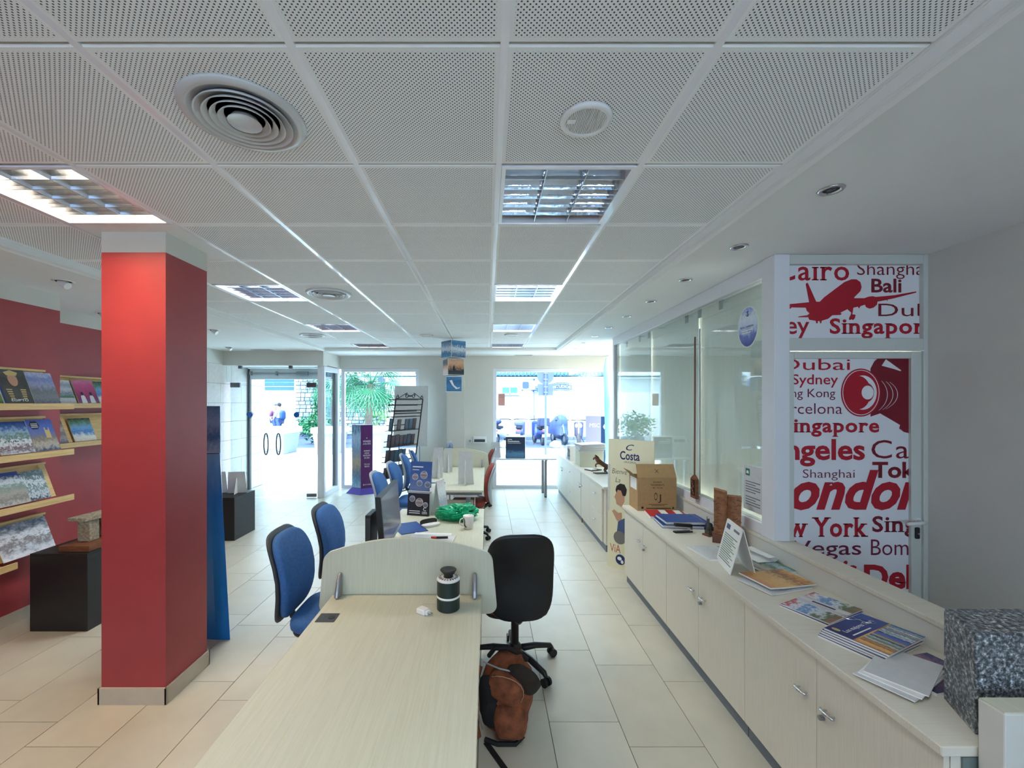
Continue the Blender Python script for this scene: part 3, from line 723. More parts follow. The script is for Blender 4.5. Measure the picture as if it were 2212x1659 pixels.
MB().box(0.0, 0.42, 0.0, 0.005, 0.02, 0.718).build('board', 'end_grey', ep)
wt = thing('worktop', 'pale wood worktop strewn with magazines', 'worktop', (1.34, 1.25, 0.72))
MB().box(0, 0.498, 0, 2.96, 0, 0.03).build('slab', 'cab_wood', wt, bevel=0.003)
MB().box(-0.0015, 0.0, 0.003, 2.957, 0.003, 0.027).build('edge_band', 'cab_wood', wt)
# far run
X2 = 1.38
cabinet('pale cabinet with two drawers beside the cruise cardboard display', X2, 5.01, 5.72, 0.74, [('drawers', 5.12, 5.72, 2)])
cabinet('single door pale cabinet under the horse figurine', X2, 5.72, 6.25, 0.74, [('door', 5.72, 6.25, 'far')])
cabinet('pale cabinet with a door and two drawers under the paper pile', X2, 6.275, 7.35, 0.74, [('door', 6.275, 6.80, 'near', 1), ('drawers', 6.80, 7.35, 2)])
cabinet('two-door pale cabinet close to the scooter window', X2, 7.35, 8.38, 0.74, [('door', 7.35, 7.865, 'far', 1), ('door', 7.865, 8.38, 'near')])
sp = thing('cabinet_spacer', 'narrow dark wood filler between two pale cabinets', 'filler', (X2+0.01, 6.2505, 0)); MB().box(0, 0.42, 0, 0.024, 0.0, 0.74).build('strip', 'brown_wood', sp)
w2 = thing('worktop', 'pale worktop with paper pile and horse figurine', 'worktop', (X2-0.012, 5.0, 0.74))
MB().box(0, 0.46, 0, 3.4, 0, 0.03).build('slab', 'cab_wood', w2, bevel=0.003)
MB().box(-0.0015, 0.0, 0.003, 3.397, 0.003, 0.027).build('edge_band', 'cab_wood', w2)
# granite block and cream board by the near end
gm = mat('granite', (96, 100, 106), 0.35)
nt = gm.node_tree; b = nt.nodes['Principled BSDF']
tc = nt.nodes.new('ShaderNodeTexCoord'); n1 = nt.nodes.new('ShaderNodeTexNoise'); n1.inputs['Scale'].default_value = 75; n1.inputs['Detail'].default_value = 6; n1.inputs['Roughness'].default_value = 0.7
r1 = nt.nodes.new('ShaderNodeValToRGB'); e = r1.color_ramp.elements
e[0].position = 0.36; e[0].color = (*lin((28, 32, 34)), 1); e[1].position = 0.66; e[1].color = (*lin((225, 228, 232)), 1)
x = e.new(0.48); x.color = (*lin((82, 88, 92)), 1); x = e.new(0.56); x.color = (*lin((140, 145, 150)), 1)
nt.links.new(tc.outputs['Object'], n1.inputs['Vector']); nt.links.new(n1.outputs['Fac'], r1.inputs['Fac']); nt.links.new(r1.outputs['Color'], b.inputs['Base Color'])
gb = thing('granite_block', 'speckled grey granite block standing on the end of the worktop', 'stone block', (1.49, 1.295, 0.75))
MB().prism([(0, 0), (0.335, 0), (0.335, 0.16), (0.075, 0.16)], 0, 0.305).build('block', 'granite', gb, bevel=0.004)
MB().prism([(0.004, 0.003), (0.332, 0.003), (0.332, 0.157), (0.077, 0.157)], 0.305, 0.309).build('polished_top', 'granite', gb)
cb = thing('cream_board', 'thick cream board standing beyond the granite block', 'board', (1.44, 1.18, 0))
MB().box(0, 0.9, 0, 0.066, 0, 0.898).build('core', 'wall_cream', cb, bevel=0.004)
MB().box(0.002, 0.898, 0.003, 0.063, 0.898, 0.901).build('top_edge', 'desk_wood', cb)

# ================================================================ desks
def desk(label, x0, x1, y0, y1, z=0.74, inset=0.02):
    t = thing('desk', label, 'desk', (x0, y0, 0))
    w, l = x1-x0, y1-y0
    top = MB().box(0, w, 0, l, z-0.026, z).build('top', 'desk_wood', t, bevel=0.003)
    for yy in (0.07, l-0.11):
        for xx in (inset, w-inset-0.055):
            lg = MB().box(xx, xx+0.055, yy, yy+0.04, 0.02, z-0.07).build('leg', 'grey_alu', t, bevel=0.004)
            MB().box(xx+0.005, xx+0.05, yy+0.003, yy+0.037, 0, 0.02).build('foot', 'black_plastic', lg)
        MB().box(0.02, w-0.02, yy, yy+0.04, z-0.07, z-0.028).build('end_beam', 'grey_alu', t, bevel=0.003)
    for xx in (0.16, w-0.2): MB().box(xx, xx+0.04, 0.11, l-0.11, z-0.066, z-0.03).build('rail', 'grey_alu', t)
    return t
dk1 = desk('long pale wood desk with a black trap on it', -0.827, -0.032, 0.46, 2.262)
MB().box(0.02, 0.11, 1.52, 1.60, 0.74, 0.743).build('cable_port', 'dark_grey_plastic', dk1, bevel=0.001)
MB().cyl((0.085, 1.56, 0.7425), (0.085, 1.56, 0.7445), 0.016, n=14).build('cable_port_hole', 'black_plastic', dk1)
MB().box(-0.018, 0.1, 1.0, 1.36, 0.665, 0.68).build('keyboard_tray', 'black_plastic', dk1, bevel=0.005)
dk2 = desk('cluttered pale wood desk with monitor and green bag', -0.827, -0.032, 2.31, 4.10)
dk3 = desk('pale wood desk with cardboard easel stands', -0.85, -0.045, 4.96, 6.76, inset=0.155)
MB().box(0.33, 0.36, 0.05, 0.1, 0.63, 0.70).build('hook', 'dark_grey_plastic', dk3)
MB().box(0.45, 0.75, 0.02, 0.3, 0.655, 0.66).build('shelf_tray', 'grey_plastic', dk3)
MB().box(0.46, 0.73, 0.03, 0.26, 0.66, 0.675).build('tray_papers', 'paper_white', dk3)
MB().box(0.12, 0.68, 0.12, 0.138, 0.22, 0.60).build('modesty_panel', 'desk_wood', dk3, bevel=0.002)
MB().box(0.69, 0.70, 0.12, 0.3, 0.42, 0.60).build('side_bracket', 'white_alu', dk3)

def screen(label, xc, y, w=0.954, z0=0.632):
    t = thing('desk_screen', label, 'desk screen', (xc, y, z0))
    pts = []; hw = w/2
    r = 0.045
    for a in range(0, 91, 15): pts.append((hw-r+r*math.sin(R(a)), r-r*math.cos(R(a))))
    for a in range(0, 81, 10): pts.append((hw-0.02-0.07+0.07*math.cos(R(a)), 0.27+0.07*math.sin(R(a))))
    n = 16
    for i in range(1, n):
        q = 1-2*i/n; pts.append(((hw-0.09)*q, 0.405-0.062*q*q))
    pts += [(-a, b) for a, b in pts[:16][::-1]]
    MB().prism(pts, -0.011, 0.011, 'xz').build('panel', 'desk_wood', t, bevel=0.002)
    for sx in (-1, 1):
        f = [(-0.085, 0.109), (-0.075, 0.15), (-0.055, 0.19), (-0.03, 0.218), (-0.012, 0.228), (-0.012, 0.109)]
        MB().prism(f, sx*0.36-0.012, sx*0.36+0.012, 'yz').build('clamp_fin', 'grey_alu', t, bevel=0.01, seg=4)
    return t
screen('arched wood screen at the end of the first desk', -0.427, 2.286)
screen('arched wood screen at the far end of the easel desk', -0.447, 6.785)

# ================================================================ swivel chairs
def back_outline(w0, w1, h):
    o = []
    for a, b in superell(1, 1, 3.6, 44):
        s_ = w0+(w1-w0)*(b+0.5); o.append((a*s_, (b+0.5)*h))
    return o
def chair(name, label, fabric, shell, group=None):
    """seat faces +y in local space; z = 0 on the floor"""
    t = thing(name, label, 'chair', group=group)
    bk = lambda a, b, c: (a, -0.235 - 0.10*(b/0.52)**1.0*0.6 + 0.05*math.sin(PI*min(1, b/0.5)) + 0.35*a*a + c, 0.46+b)
    cushion(back_outline(0.40, 0.42, 0.50), 0.05, 0.012, lambda a, b, c: bk(a, b, c)).build('backrest', fabric, t, smooth=True)
    cushion([(a*1.0, b*1.0) for a, b in back_outline(0.415, 0.43, 0.55)], 0.028, 0.0, lambda a, b, c: bk(a, b-0.03, c-0.036), back_bulge=0.012).build('back_shell', shell, t, smooth=True)
    cushion(superell(0.46, 0.45, 4, 40), 0.075, 0.012, lambda a, b, c: (a, b+0.03, 0.455+c-0.02*max(0, (b-0.1)/0.12)**2)).build('seat', fabric, t, smooth=True)
    cushion(superell(0.43, 0.42, 4, 40), 0.03, 0.0, lambda a, b, c: (a, b+0.03, 0.405+c)).build('seat_pan', shell, t, smooth=True)
    MB().tube([(0, -0.02, 0.385), (0, -0.17, 0.385), (0, -0.235, 0.43), (0, -0.245, 0.47)], [0.03, 0.028, 0.022, 0.016], 10).build('back_bracket', 'black_plastic', t, smooth=True)
    MB().cyl((0, 0.0, 0.09), (0, 0, 0.40), 0.026).build('gas_column', 'black_plastic', t, smooth=False)
    MB().lathe([(0.045, 0.07), (0.045, 0.13), (0.03, 0.15)], 20).build('hub', 'black_plastic', t)
    MB().box(-0.09, 0.09, -0.11, 0.11, 0.37, 0.395).build('mechanism', 'black_plastic', t, bevel=0.006)
    for k in range(5):
        a = 2*PI*k/5+0.3; ca, sa = math.cos(a), math.sin(a)
        lg = MB().tube([(0.03*ca, 0.03*sa, 0.105), (0.15*ca, 0.15*sa, 0.10), (0.27*ca, 0.27*sa, 0.075), (0.285*ca, 0.285*sa, 0.055)], [0.024, 0.021, 0.017, 0.013], 8).build('leg', 'black_plastic', t, smooth=True)
        c = MB()
        for s_ in (-1, 1):
            c.tube([(0.285*ca-sa*0.010*s_, 0.285*sa+ca*0.010*s_, 0.027), (0.285*ca-sa*0.026*s_, 0.285*sa+ca*0.026*s_, 0.027)], 0.027, 14)
        c.build('caster', 'black_plastic', lg)
    return t
ch0 = chair('task_chair', 'blue padded swivel chair beside the first desk screen', 'blue_fabric', 'dark_grey_plastic')
ch0.location = (-0.99, 2.67, 0); ch0.rotation_euler = (0, 0, R(-90))
blue = [(-0.99, 3.31, -88, 'blue padded swivel chair alongside the cluttered desk'), (-1.0, 4.90, -90, 'blue swivel chair right behind the monitor'),
        (-1.0, 5.68, -92, 'blue swivel chair halfway along the easel desk'), (-1.02, 6.60, -86, 'blue swivel chair at the far end of the easel desk'), (-1.0, 7.22, -80, 'blue swivel chair past the easel desk by the wire brochure rack')]
for x, y, a, lab in blue:
    c = dup(ch0); c.location = (x, y, 0); c.rotation_euler = (0, 0, R(a)); c['label'] = lab
    if y > 4:
        for k in c.children:
            if k.name.startswith(('back_shell', 'seat_pan')): k.data = k.data.copy(); k.data.materials.clear(); k.data.materials.append(MATS['grey_plastic'])
rd = chair('task_chair', 'dark backed red swivel chair beside the backpack', 'red_fabric', 'black_plastic'); rd.location = (0.185, 2.86, 0); rd.rotation_euler = (0, 0, R(4))
for x, y, a, lab in ((-0.22, 5.62, 90, 'red swivel chair pushed under the easel desk'), (-0.19, 7.35, 92, 'red swivel chair by the window table')):
    c = dup(rd); c.location = (x, y, 0); c.rotation_euler = (0, 0, R(a)); c['label'] = lab
    for k in c.children:
        if k.name.startswith(('back_shell', 'seat_pan')): k.data = k.data.copy(); k.data.materials.clear(); k.data.materials.append(MATS['grey_plastic'])
# ================================================================ brochure racks on the left
cover('cv_palm', [(60, 90, 40), (110, 130, 60), (70, 110, 60), (50, 120, 190), (40, 100, 200), (170, 200, 235)], 5, .35, 1.0)
cover('cv_egypt', [(58, 60, 58), (78, 80, 78), (60, 62, 62), (88, 92, 92)], 2, .5, 3.0)
cover('cv_plane', [(90, 92, 110), (125, 130, 138), (110, 116, 120), (150, 158, 190), (120, 132, 190), (185, 192, 215)], 4, .35, 5.0)
cover('cv_white', [(190, 195, 200), (225, 228, 232), (110, 130, 150), (215, 220, 228), (150, 165, 190), (235, 238, 242)], 6, .3, 7.0)
cover('cv_magenta', [(120, 90, 140), (150, 40, 110), (190, 60, 120), (200, 80, 140), (215, 130, 170)], 3, .25, 9.0)
cover('cv_coast', [(200, 205, 212), (110, 80, 90), (230, 235, 238), (90, 120, 110), (150, 180, 200), (60, 100, 170), (40, 80, 150)], 5, .4, 11.0)
cover('cv_castle', [(60, 80, 110), (190, 180, 165), (130, 120, 105), (90, 110, 180), (70, 100, 190), (80, 110, 200)], 4, .3, 13.0)
cover('cv_city', [(90, 95, 130), (180, 165, 165), (120, 110, 120), (200, 185, 180), (85, 85, 92), (80, 80, 88)], 8, .3, 15.0)
cover('cv_beach', [(225, 215, 200), (240, 240, 235), (60, 130, 200), (120, 170, 220), (90, 140, 110), (40, 42, 50)], 4, .3, 17.0)
cover('cv_road', [(190, 185, 185), (130, 130, 120), (170, 165, 160), (120, 150, 140), (210, 220, 228), (60, 85, 130)], 6, .4, 19.0)
cover('cv_falls', [(60, 80, 90), (210, 220, 230), (90, 120, 120), (220, 230, 238), (80, 110, 120), (150, 165, 170)], 5, .6, 21.0)
cover('cv_rocks', [(235, 235, 240), (200, 205, 215), (120, 110, 110), (225, 228, 235), (150, 150, 160), (70, 85, 110)], 4, .6, 23.0)
cover('cv_navy', [(20, 40, 95), (30, 60, 130), (40, 80, 160)], 3, .3, 25.0)
cover('cv_green', [(150, 120, 80), (200, 200, 190), (90, 110, 70), (180, 200, 215), (70, 120, 60)], 5, .4, 27.0)
cover('cv_orange', [(190, 120, 70), (225, 170, 90), (235, 190, 120), (150, 95, 60), (228, 175, 95)], 5, .35, 29.0)
cover('cv_flower', [(180, 50, 60), (225, 230, 235), (60, 130, 190), (220, 228, 235), (80, 110, 70), (150, 110, 90)], 4, .5, 31.0, axis=0)
cover('cv_blue_trip', [(30, 45, 120), (32, 50, 130), (170, 90, 60), (60, 110, 80), (200, 120, 70), (70, 120, 190)], 4, .25, 33.0, axis=0)
cover('cv_night', [(40, 38, 80), (90, 60, 100), (150, 110, 130), (30, 50, 110)], 6, .4, 35.0)
cover('cv_news', [(214, 216, 218), (190, 193, 196), (222, 223, 224), (198, 200, 203)], 14, .5, 37.0)
mat('title_white', (238, 240, 242), 0.5); mat('title_gold', (205, 180, 120), 0.5); mat('skin_print', (196, 150, 120), 0.5)

def rack(label, xw, y0, y1, z0, H=0.27, end_strip=True, led=None):
    t = thing('brochure_rack', label, 'rack', (xw, y0, z0))
    L_ = y1-y0
    MB().prism([(0.112, 0.0), (0.124, 0.0), (0.022, H), (0.01, H)], 0, L_, 'xz').build('backboard', 'rack_wood', t)
    MB().prism([(0.012, H), (0.05, H), (0.05, H+0.018), (0.012, H+0.018)], 0, L_, 'xz').build('top_rail', 'rack_wood', t, bevel=0.002)
    a, b = led or (0, L_+0.06)
    MB().prism([(0.10, -0.045), (0.235, -0.045), (0.235, 0.005), (0.222, 0.005), (0.222, -0.03), (0.10, -0.03)], a, b, 'xz').build('ledge', 'rack_wood', t, bevel=0.002)
    if end_strip:
        MB().prism([(0.124, 0.0), (0.138, 0.0), (0.036, H), (0.022, H)], L_-0.05, L_, 'xz').build('end_stile', 'rack_wood', t)
    return t
TILT = math.atan2(0.102, 0.27)
def leaning(label, xw, ya, yb, z0, h, cv, t=0.006, lift=0.0, title=None, group=None, ink='title_white', tz=0.85):
    w = yb-ya
    o = thing('brochure', label, 'brochure', (0, 0, 0), group=group)
    ey = (-math.sin(TILT), 0, math.cos(TILT))
    o.matrix_world = plane_M((xw+0.142+0.004+lift, (ya+yb)/2, z0+0.001), (0, 1, 0), ey)
    MB().box(-w/2, w/2, 0, h, 0, t).build('pages', 'paper_white', o)
    MB().box(-w/2, w/2, 0, h, t, t+0.0008).build('cover', cv, o)
    if title:
        lettering(title, ink, o, Matrix.Translation((0, 0, t+0.0012)), -w*0.3, w*0.3, h*tz, h*0.06, 0.01)
    return o
ZR = [1.755, 1.365, 0.975, 0.55]
rack('highest pale wood brochure rack on the red wall', XL, 1.9, 3.60, ZR[0], end_strip=False)
rack('second highest pale wood brochure rack on the red wall', XL, 1.9, 3.60, ZR[1], end_strip=False)
rack('third pale wood brochure rack down on the red wall', XL, 1.9, 3.60, ZR[2])
rack('lowest pale wood brochure rack on the red wall behind the black plinth', XL, 1.9, 3.60, ZR[3], end_strip=False, led=(0, 1.32))
XW2 = -4.35
rack('upper brochure rack on the set back red wall', XW2, 3.82, 5.2, ZR[0], end_strip=False)
rk = rack('lower brochure rack on the set back red wall', XW2, 3.82, 5.2, ZR[1]+0.0, end_strip=False)
MB().prism([(0.124, 0.0), (0.145, 0.0), (0.043, 0.27), (0.022, 0.27)], 0.44, 0.48, 'xz').build('divider', 'rack_wood', rk)
leaning('travel brochure with palms and blue sky on the top rack', XL, 2.98, 3.2, ZR[0], .27, 'cv_palm')
leaning('navy booklet edge beside the Egypt brochure', XL, 3.203, 3.217, ZR[0], .275, 'cv_navy', 0.012)
eg = leaning('dark grey Egypt brochure with a pharaoh mask', XL, 3.22, 3.42, ZR[0], .285, 'cv_egypt', title='EGIPTO', tz=0.07)
Mf = Matrix.Translation((0, 0, 0.0072))
flat(ell(0, .2, .034, .055, 20), 'skin_print', eg, Mf, 0, 'printed_face')
flat([(-.034, .235), (.034, .235), (.05, .26), (0, .28), (-.05, .26)], 'title_gold', eg, Mf, .0004, 'printed_headdress')
for k in range(5):
    for s_ in (-1, 1):
        y = .04+.018*k; x0_ = .03; x1_ = .058+.003*k
        flat([(min(s_*x0_, s_*x1_), y), (max(s_*x0_, s_*x1_), y), (max(s_*x0_, s_*x1_), y+.009), (min(s_*x0_, s_*x1_), y+.009)], 'title_gold', eg, Mf, 0, 'printed_stripe')
leaning('grey brochure with a propeller plane on wet ground', XL, 3.425, 3.63, ZR[0], .275, 'cv_plane')
br = leaning('white holiday brochure with green strip', XW2, 4.14, 4.34, ZR[0], .25, 'cv_white')
mat('strip_green', (90, 150, 120), 0.5); flat([(-.09, .06), (.09, .06), (.09, .085), (-.09, .085)], 'strip_green', br, Mf, 0, 'printed_strip')
mg = leaning('magenta brochure with two robed figures', XW2, 4.36, 4.58, ZR[0], .26, 'cv_magenta', 0.014)
for x_ in (-.05, .045):
    flat([(x_-.03, .0), (x_+.03, .0), (x_+.022, .075), (x_, .1), (x_-.022, .075)], 'title_white', mg, Matrix.Translation((0, 0, .0155)), 0, 'printed_robe')
    flat(ell(x_, .105, .016, .02, 14), 'ink_dark', mg, Matrix.Translation((0, 0, .0155)), .0004, 'printed_head')
leaning('pale blue brochure beside the magenta one', XW2, 4.6, 4.8, ZR[0], .255, 'cv_beach')
leaning('bright blue booklet standing on the second rack', XL, 2.9, 3.17, ZR[1], .255, 'cv_navy', 0.012)
leaning('coast brochure with white title band on the second rack', XL, 3.185, 3.425, ZR[1], .265, 'cv_coast', title='club a', ink='ink_navy', tz=0.36)
cs = leaning('blue sky brochure with a cliff castle on the second rack', XL, 3.43, 3.63, ZR[1], .275, 'cv_castle')
flat(ell(-.045, .225, .042, .042, 6), 'ink_dark', cs, Mf, 0, 'printed_hexagon')
for k in range(3): flat([(-.07, .235-.014*k), (-.02, .235-.014*k), (-.02, .24-.014*k), (-.07, .24-.014*k)], 'title_white', cs, Mf, .0004, 'printed_line')
flat([(.02, .11), (.06, .11), (.06, .2), (.052, .2), (.052, .18), (.03, .18), (.03, .205), (.02, .2)], 'title_gold', cs, Mf, 0, 'printed_castle')
cy = leaning('grey brochure with a red curve over a town', XW2, 4.02, 4.25, ZR[1], .25, 'cv_city')
leaning('dark brochure with a palm on a beach', XW2, 4.32, 4.56, ZR[1], .25, 'cv_beach')
leaning('road and sky brochure standing on the third rack', XL, 3.13, 3.38, ZR[2], .235, 'cv_road', lift=0.01)
leaning('navy topped brochure behind the road brochure', XL, 3.16, 3.37, ZR[2], .262, 'cv_navy', 0.003)
leaning('waterfall brochure in the corner of the third rack', XL, 3.385, 3.55, ZR[2], .25, 'cv_falls')
leaning('dark booklet at the edge of the lowest rack', XL, 2.95, 3.14, ZR[3], .24, 'cv_navy')
wk = leaning('wide brochure of white rocks on the lowest rack', XL, 3.2, 3.585, ZR[3], .275, 'cv_rocks')

# ================================================================ black plinths
mat('plinth_black', (20, 20, 22), 0.5, bump=0.15, bscale=600)
mat('plinth_side', (24, 25, 28), 0.42, bump=0.15, bscale=600)
def plinth(label, x0, x1, y0, y1, h):
    t = thing('plinth', label, 'plinth', ((x0+x1)/2, (y0+y1)/2, 0)); w, d = (x1-x0)/2, (y1-y0)/2
    MB().box(-w, w, -d, d, 0, h-0.02).build('body', 'plinth_side', t, bevel=0.003)
    MB().box(-w, w, -d, d, h-0.02, h).build('lid', 'plinth_black', t, bevel=0.003)
plinth('large black plinth with a stone model in front of the red wall', -3.53, -3.085, 3.27, 3.71, 0.60)
plinth('smaller black plinth with two easel cards by the stone wall', -3.68, -3.234, 5.42, 5.9, 0.55)
mat('rough_stone', (150, 138, 118), 0.9, var=0.4, vscale=60, bump=1.0, bscale=90)
sm_ = thing('stone_model', 'rough stone table model on a wooden base atop the black plinth', 'ornament', (-3.25, 3.48, 0.60))
MB().box(-0.1, 0.14, -0.17, 0.19, 0, 0.045).build('base', 'brown_wood', sm_, bevel=0.003)
MB().box(-0.05, 0.05, -0.07, 0.02, 0.045, 0.215).build('pillar_stone', 'rough_stone', sm_, bevel=0.008)
MB().prism([(-0.1, -0.1), (0.05, -0.11), (0.1, 0.15), (-0.08, 0.17)], 0.215, 0.245).build('top_stone', 'rough_stone', sm_, bevel=0.006)
MB().box(-0.05, 0.05, 0.08, 0.15, 0.045, 0.215).build('pillar_stone', 'rough_stone', sm_, bevel=0.008)

def easel_card(label, loc, rz, w, h, m='paper_grey', front=None, lean=14, flute=True, group=None):
    """cardboard display seen with its folding strut; printed face on local +y... strut on -y"""
    t = thing('easel_card', label, 'display card', loc, rz, group)
    q = math.tan(R(lean))
    f = lambda a, b, c: (a, c-b*q, b)
    MB().prism([(-w/2, 0), (w/2, 0), (w*.42, h), (-w*.42, h)], 0, 0.004).map(lambda x, y, z: (x, z+0.06-y*q*0.5, y)).build('card', m, t)
    MB().add([(-0.004, 0.058, 0.0), (-w*0.02, 0.058-h*0.72*q*0.5, h*0.72), (0, -0.07, 0.0), (0.004, 0.058, 0.0), (w*0.02, 0.058-h*0.72*q*0.5, h*0.72), (0.002, -0.07, 0.0)],
             [(0, 1, 2), (3, 5, 4), (0, 2, 5, 3), (1, 4, 5, 2), (0, 3, 4, 1)]).build('strut', 'paper_white', t)
    MB().prism([(-w*0.16, 0.0), (w*0.16, 0.0), (w*0.06, 0.05), (-w*0.06, 0.05)], 0.0, 0.001, 'xy').map(lambda x, y, z: (x, 0.01-y*0.2, 0.05+z)).build('strut_lock', 'paper_white', t)
    if front: MB().box(-w/2+0.003, w/2-0.003, 0.003, h-0.003, 0.004, 0.0048).map(lambda x, y, z: (x, z+0.06-y*q*0.5, y)).build('print', front, t)
    return t
easel_card('grey backed easel card on the small black plinth, with its strut in full view', (-3.36, 5.66, 0.55), R(12), 0.24, 0.29)
easel_card('grey easel card half hidden by the blue totem on the small black plinth', (-3.60, 5.66, 0.55), R(10), 0.2, 0.29)

# ================================================================ totems
cover('totem_blue_m', [(34, 128, 214), (40, 138, 222), (50, 148, 228), (42, 132, 216), (110, 170, 220)], 2.5, .2, 4, axis=2, rough=0.12)
cover('totem_sea', [(150, 185, 215), (60, 110, 165), (120, 160, 200), (80, 130, 180)], 5, .3, 6, axis=2, rough=0.15)
tb = thing('cardboard_totem', 'tall glossy blue cardboard totem behind the red pillar', 'display', (-2.22, 3.295, 0), R(-24))
def lens_ring(hw, d, z, n=14):
    a = [(-hw+2*hw*i/n, -d*(1-(2*i/n-1)**2), z) for i in range(n+1)]
    return a + [(x, -y, z) for x, y, z in a[1:-1][::-1]]
MB().rings([lens_ring(0.33-0.115*z/1.38, 0.09, z) for z in (0, 0.3, 0.6, 0.9, 1.2, 1.38)]).build('lower_body', 'totem_blue_m', tb, smooth=False)
MB().rings([lens_ring(0.22-0.01*z, 0.085, 1.385+z) for z in (0, 0.12, 0.24, 0.355)]).build('header', 'totem_sea', tb)
MB().rings([lens_ring(0.21, 0.08, 1.38), lens_ring(0.21, 0.08, 1.385)]).build('joint', 'black_plastic', tb)

mat('purple_print', (98, 44, 110), 0.4); mat('violet_base', (86, 72, 178), 0.5)
cover('totem_ship', [(150, 190, 220), (70, 110, 150), (200, 170, 130), (110, 140, 180), (180, 205, 225), (60, 95, 140)], 6, .5, 8, axis=2)
tp = thing('cardboard_totem', 'purple and blue cardboard cruise totem on a flared violet foot', 'display', (-2.46, 8.28, 0), R(0))
hexo = [(-0.185, 0.0), (0.02, -0.11), (0.215, 0.0), (0.19, 0.14), (-0.15, 0.14)]
def hx(s_, z): return [(x*s_, y*s_, z) for x, y in hexo]
MB().rings([hx(1, 0.06), hx(1.0, 1.335)]).build('body', 'purple_print', tp)
MB().rings([[(x*1.62, y*1.62-0.02, 0) for x, y in hexo], hx(1.03, 0.11)]).build('foot', 'violet_base', tp)
def face_panel(p0, p1, z0, z1, m, parent, name, out=0.002):
    ex = Vector((p1[0]-p0[0], p1[1]-p0[1], 0)); n = Vector((ex.y, -ex.x, 0)).normalized()*out
    return MB().add([(p0[0]+n.x, p0[1]+n.y, z0), (p1[0]+n.x, p1[1]+n.y, z0), (p1[0]+n.x, p1[1]+n.y, z1), (p0[0]+n.x, p0[1]+n.y, z1)], [(0, 1, 2, 3)]).build(name, m, parent)
face_panel(hexo[0], hexo[1], 0.12, 1.33, 'totem_ship', tp, 'ship_picture')
ex = Vector((0.195, 0.11, 0))
Mt = plane_M((0.02, -0.11, 0), ex, (0, 0, 1))
for s_, z, h, a, b in (('WONDER', 1.0, .035, .04, .19), ('of the SEAS', .955, .032, .04, .19), ('SALIENDO', .82, .026, .055, .175), ('DESDE', .775, .026, .07, .16), ('BARCELONA', .73, .028, .045, .185), ('EN 2022', .685, .026, .065, .165), ('YA A LA', .56, .028, .06, .17), ('VENTA', .515, .028, .065, .165), ('ROYAL CARIBBEAN', .17, .018, .07, .2)):
    lettering(s_, 'title_white', tp, Mt, a, b, z, h, 0.015, lift=0.003)
flat(ell(.115, 1.08, .012, .016, 4), 'title_white', tp, Mt, .003, 'emblem')
flat([(.045, .165), (.062, .165), (.062, .19), (.045, .19)], 'title_white', tp, Mt, .003, 'emblem')

mat('lavender_print', (150, 155, 205), 0.4); cover('msc_blue', [(60, 110, 190), (40, 90, 160), (16, 60, 110), (14, 52, 100), (18, 62, 112)], 8, .3, 10, axis=2)
tm_ = thing('cardboard_totem', 'navy and lavender cruise totem beside the scooter window', 'display', (2.22, 8.42, 0))
tri = [(-0.24, 0.12), (0.02, -0.05), (0.3, 0.1), (0.05, 0.2)]
MB().rings([[(x, y, z) for x, y in tri] for z in (0, 1.50)]).build('body', 'lavender_print', tm_)
face_panel(tri[1], tri[2], 0.02, 1.49, 'msc_blue', tm_, 'navy_face')
Mm = plane_M((-0.24, 0.12, 0), (0.26, -0.17, 0), (0, 0, 1)); lettering('MSC', 'title_white', tm_, Mm, 0.08, 0.29, 1.28, .075, 0, lift=.003)
Mm = plane_M((0.02, -0.05, 0), (0.28, 0.15, 0), (0, 0, 1)); lettering('MSC', 'title_white', tm_, Mm, 0.14, 0.32, 1.25, .075, 0, lift=.004)
flat([(0.05, 1.29), (.085, 1.24), (.12, 1.29), (.085, 1.34)], 'title_white', tm_, Mm, .004, 'emblem')

# light blue curved banner at the end of the partition
cover('banner_blue', [(190, 225, 245), (120, 190, 235), (90, 170, 225), (150, 210, 240)], 3, .2, 12, axis=2, rough=0.2)
bb_ = thing('sail_banner', 'light blue curved banner at the end of the glass partition', 'banner', (1.95, 6.75, 0))
out = [(0, 0.02), (0.10, 0.02), (0.10, 2.58), (0.05, 2.56), (-0.06, 2.48), (-0.1, 2.3), (-0.085, 1.6), (-0.07, 0.9), (-0.12, 0.4), (-0.1, 0.02)]
MB().prism(out, -0.012, 0.012, 'xz').build('cloth', 'banner_blue', bb_)
MB().cyl((0.105, 0, 0), (0.105, 0, 2.6), 0.01, n=10).build('pole', 'grey_alu', bb_)
MB().box(-0.14, 0.16, -0.1, 0.1, 0, 0.018).build('foot', 'grey_plastic', bb_, bevel=0.004)

# ================================================================ wire brochure rack by the window
mat('iron', (20, 20, 24), 0.5)
mat('leaflet_dark', (44, 52, 70), 0.5, var=0.3, vscale=9); mat('leaflet_teal', (40, 74, 92), 0.5); mat('leaflet_brown', (70, 52, 58), 0.5)
wr_ = thing('wire_rack', 'leaning black wrought iron leaflet rack in front of the palm window', 'rack', (-1.62, 7.62, 0), R(60))
LE = 0.16
def tl(x, y, z): return (x, y - z*LE, z)      # the rack leans back as it rises
for s_ in (-1, 1):
    MB().tube([tl(s_*0.36, 0, 0.0), tl(s_*0.36, 0, 1.83)], 0.011, 8).build('upright', 'iron', wr_)
    MB().tube([tl(s_*0.36, 0.0, 1.2), (s_*0.36, 0.03, 0.0)], 0.008, 8).build('stay', 'iron', wr_)
for z in (0.16, 1.58, 1.83): MB().tube([tl(-0.36, 0, z), tl(0.36, 0, z)], 0.011, 8).build('crossbar', 'iron', wr_)
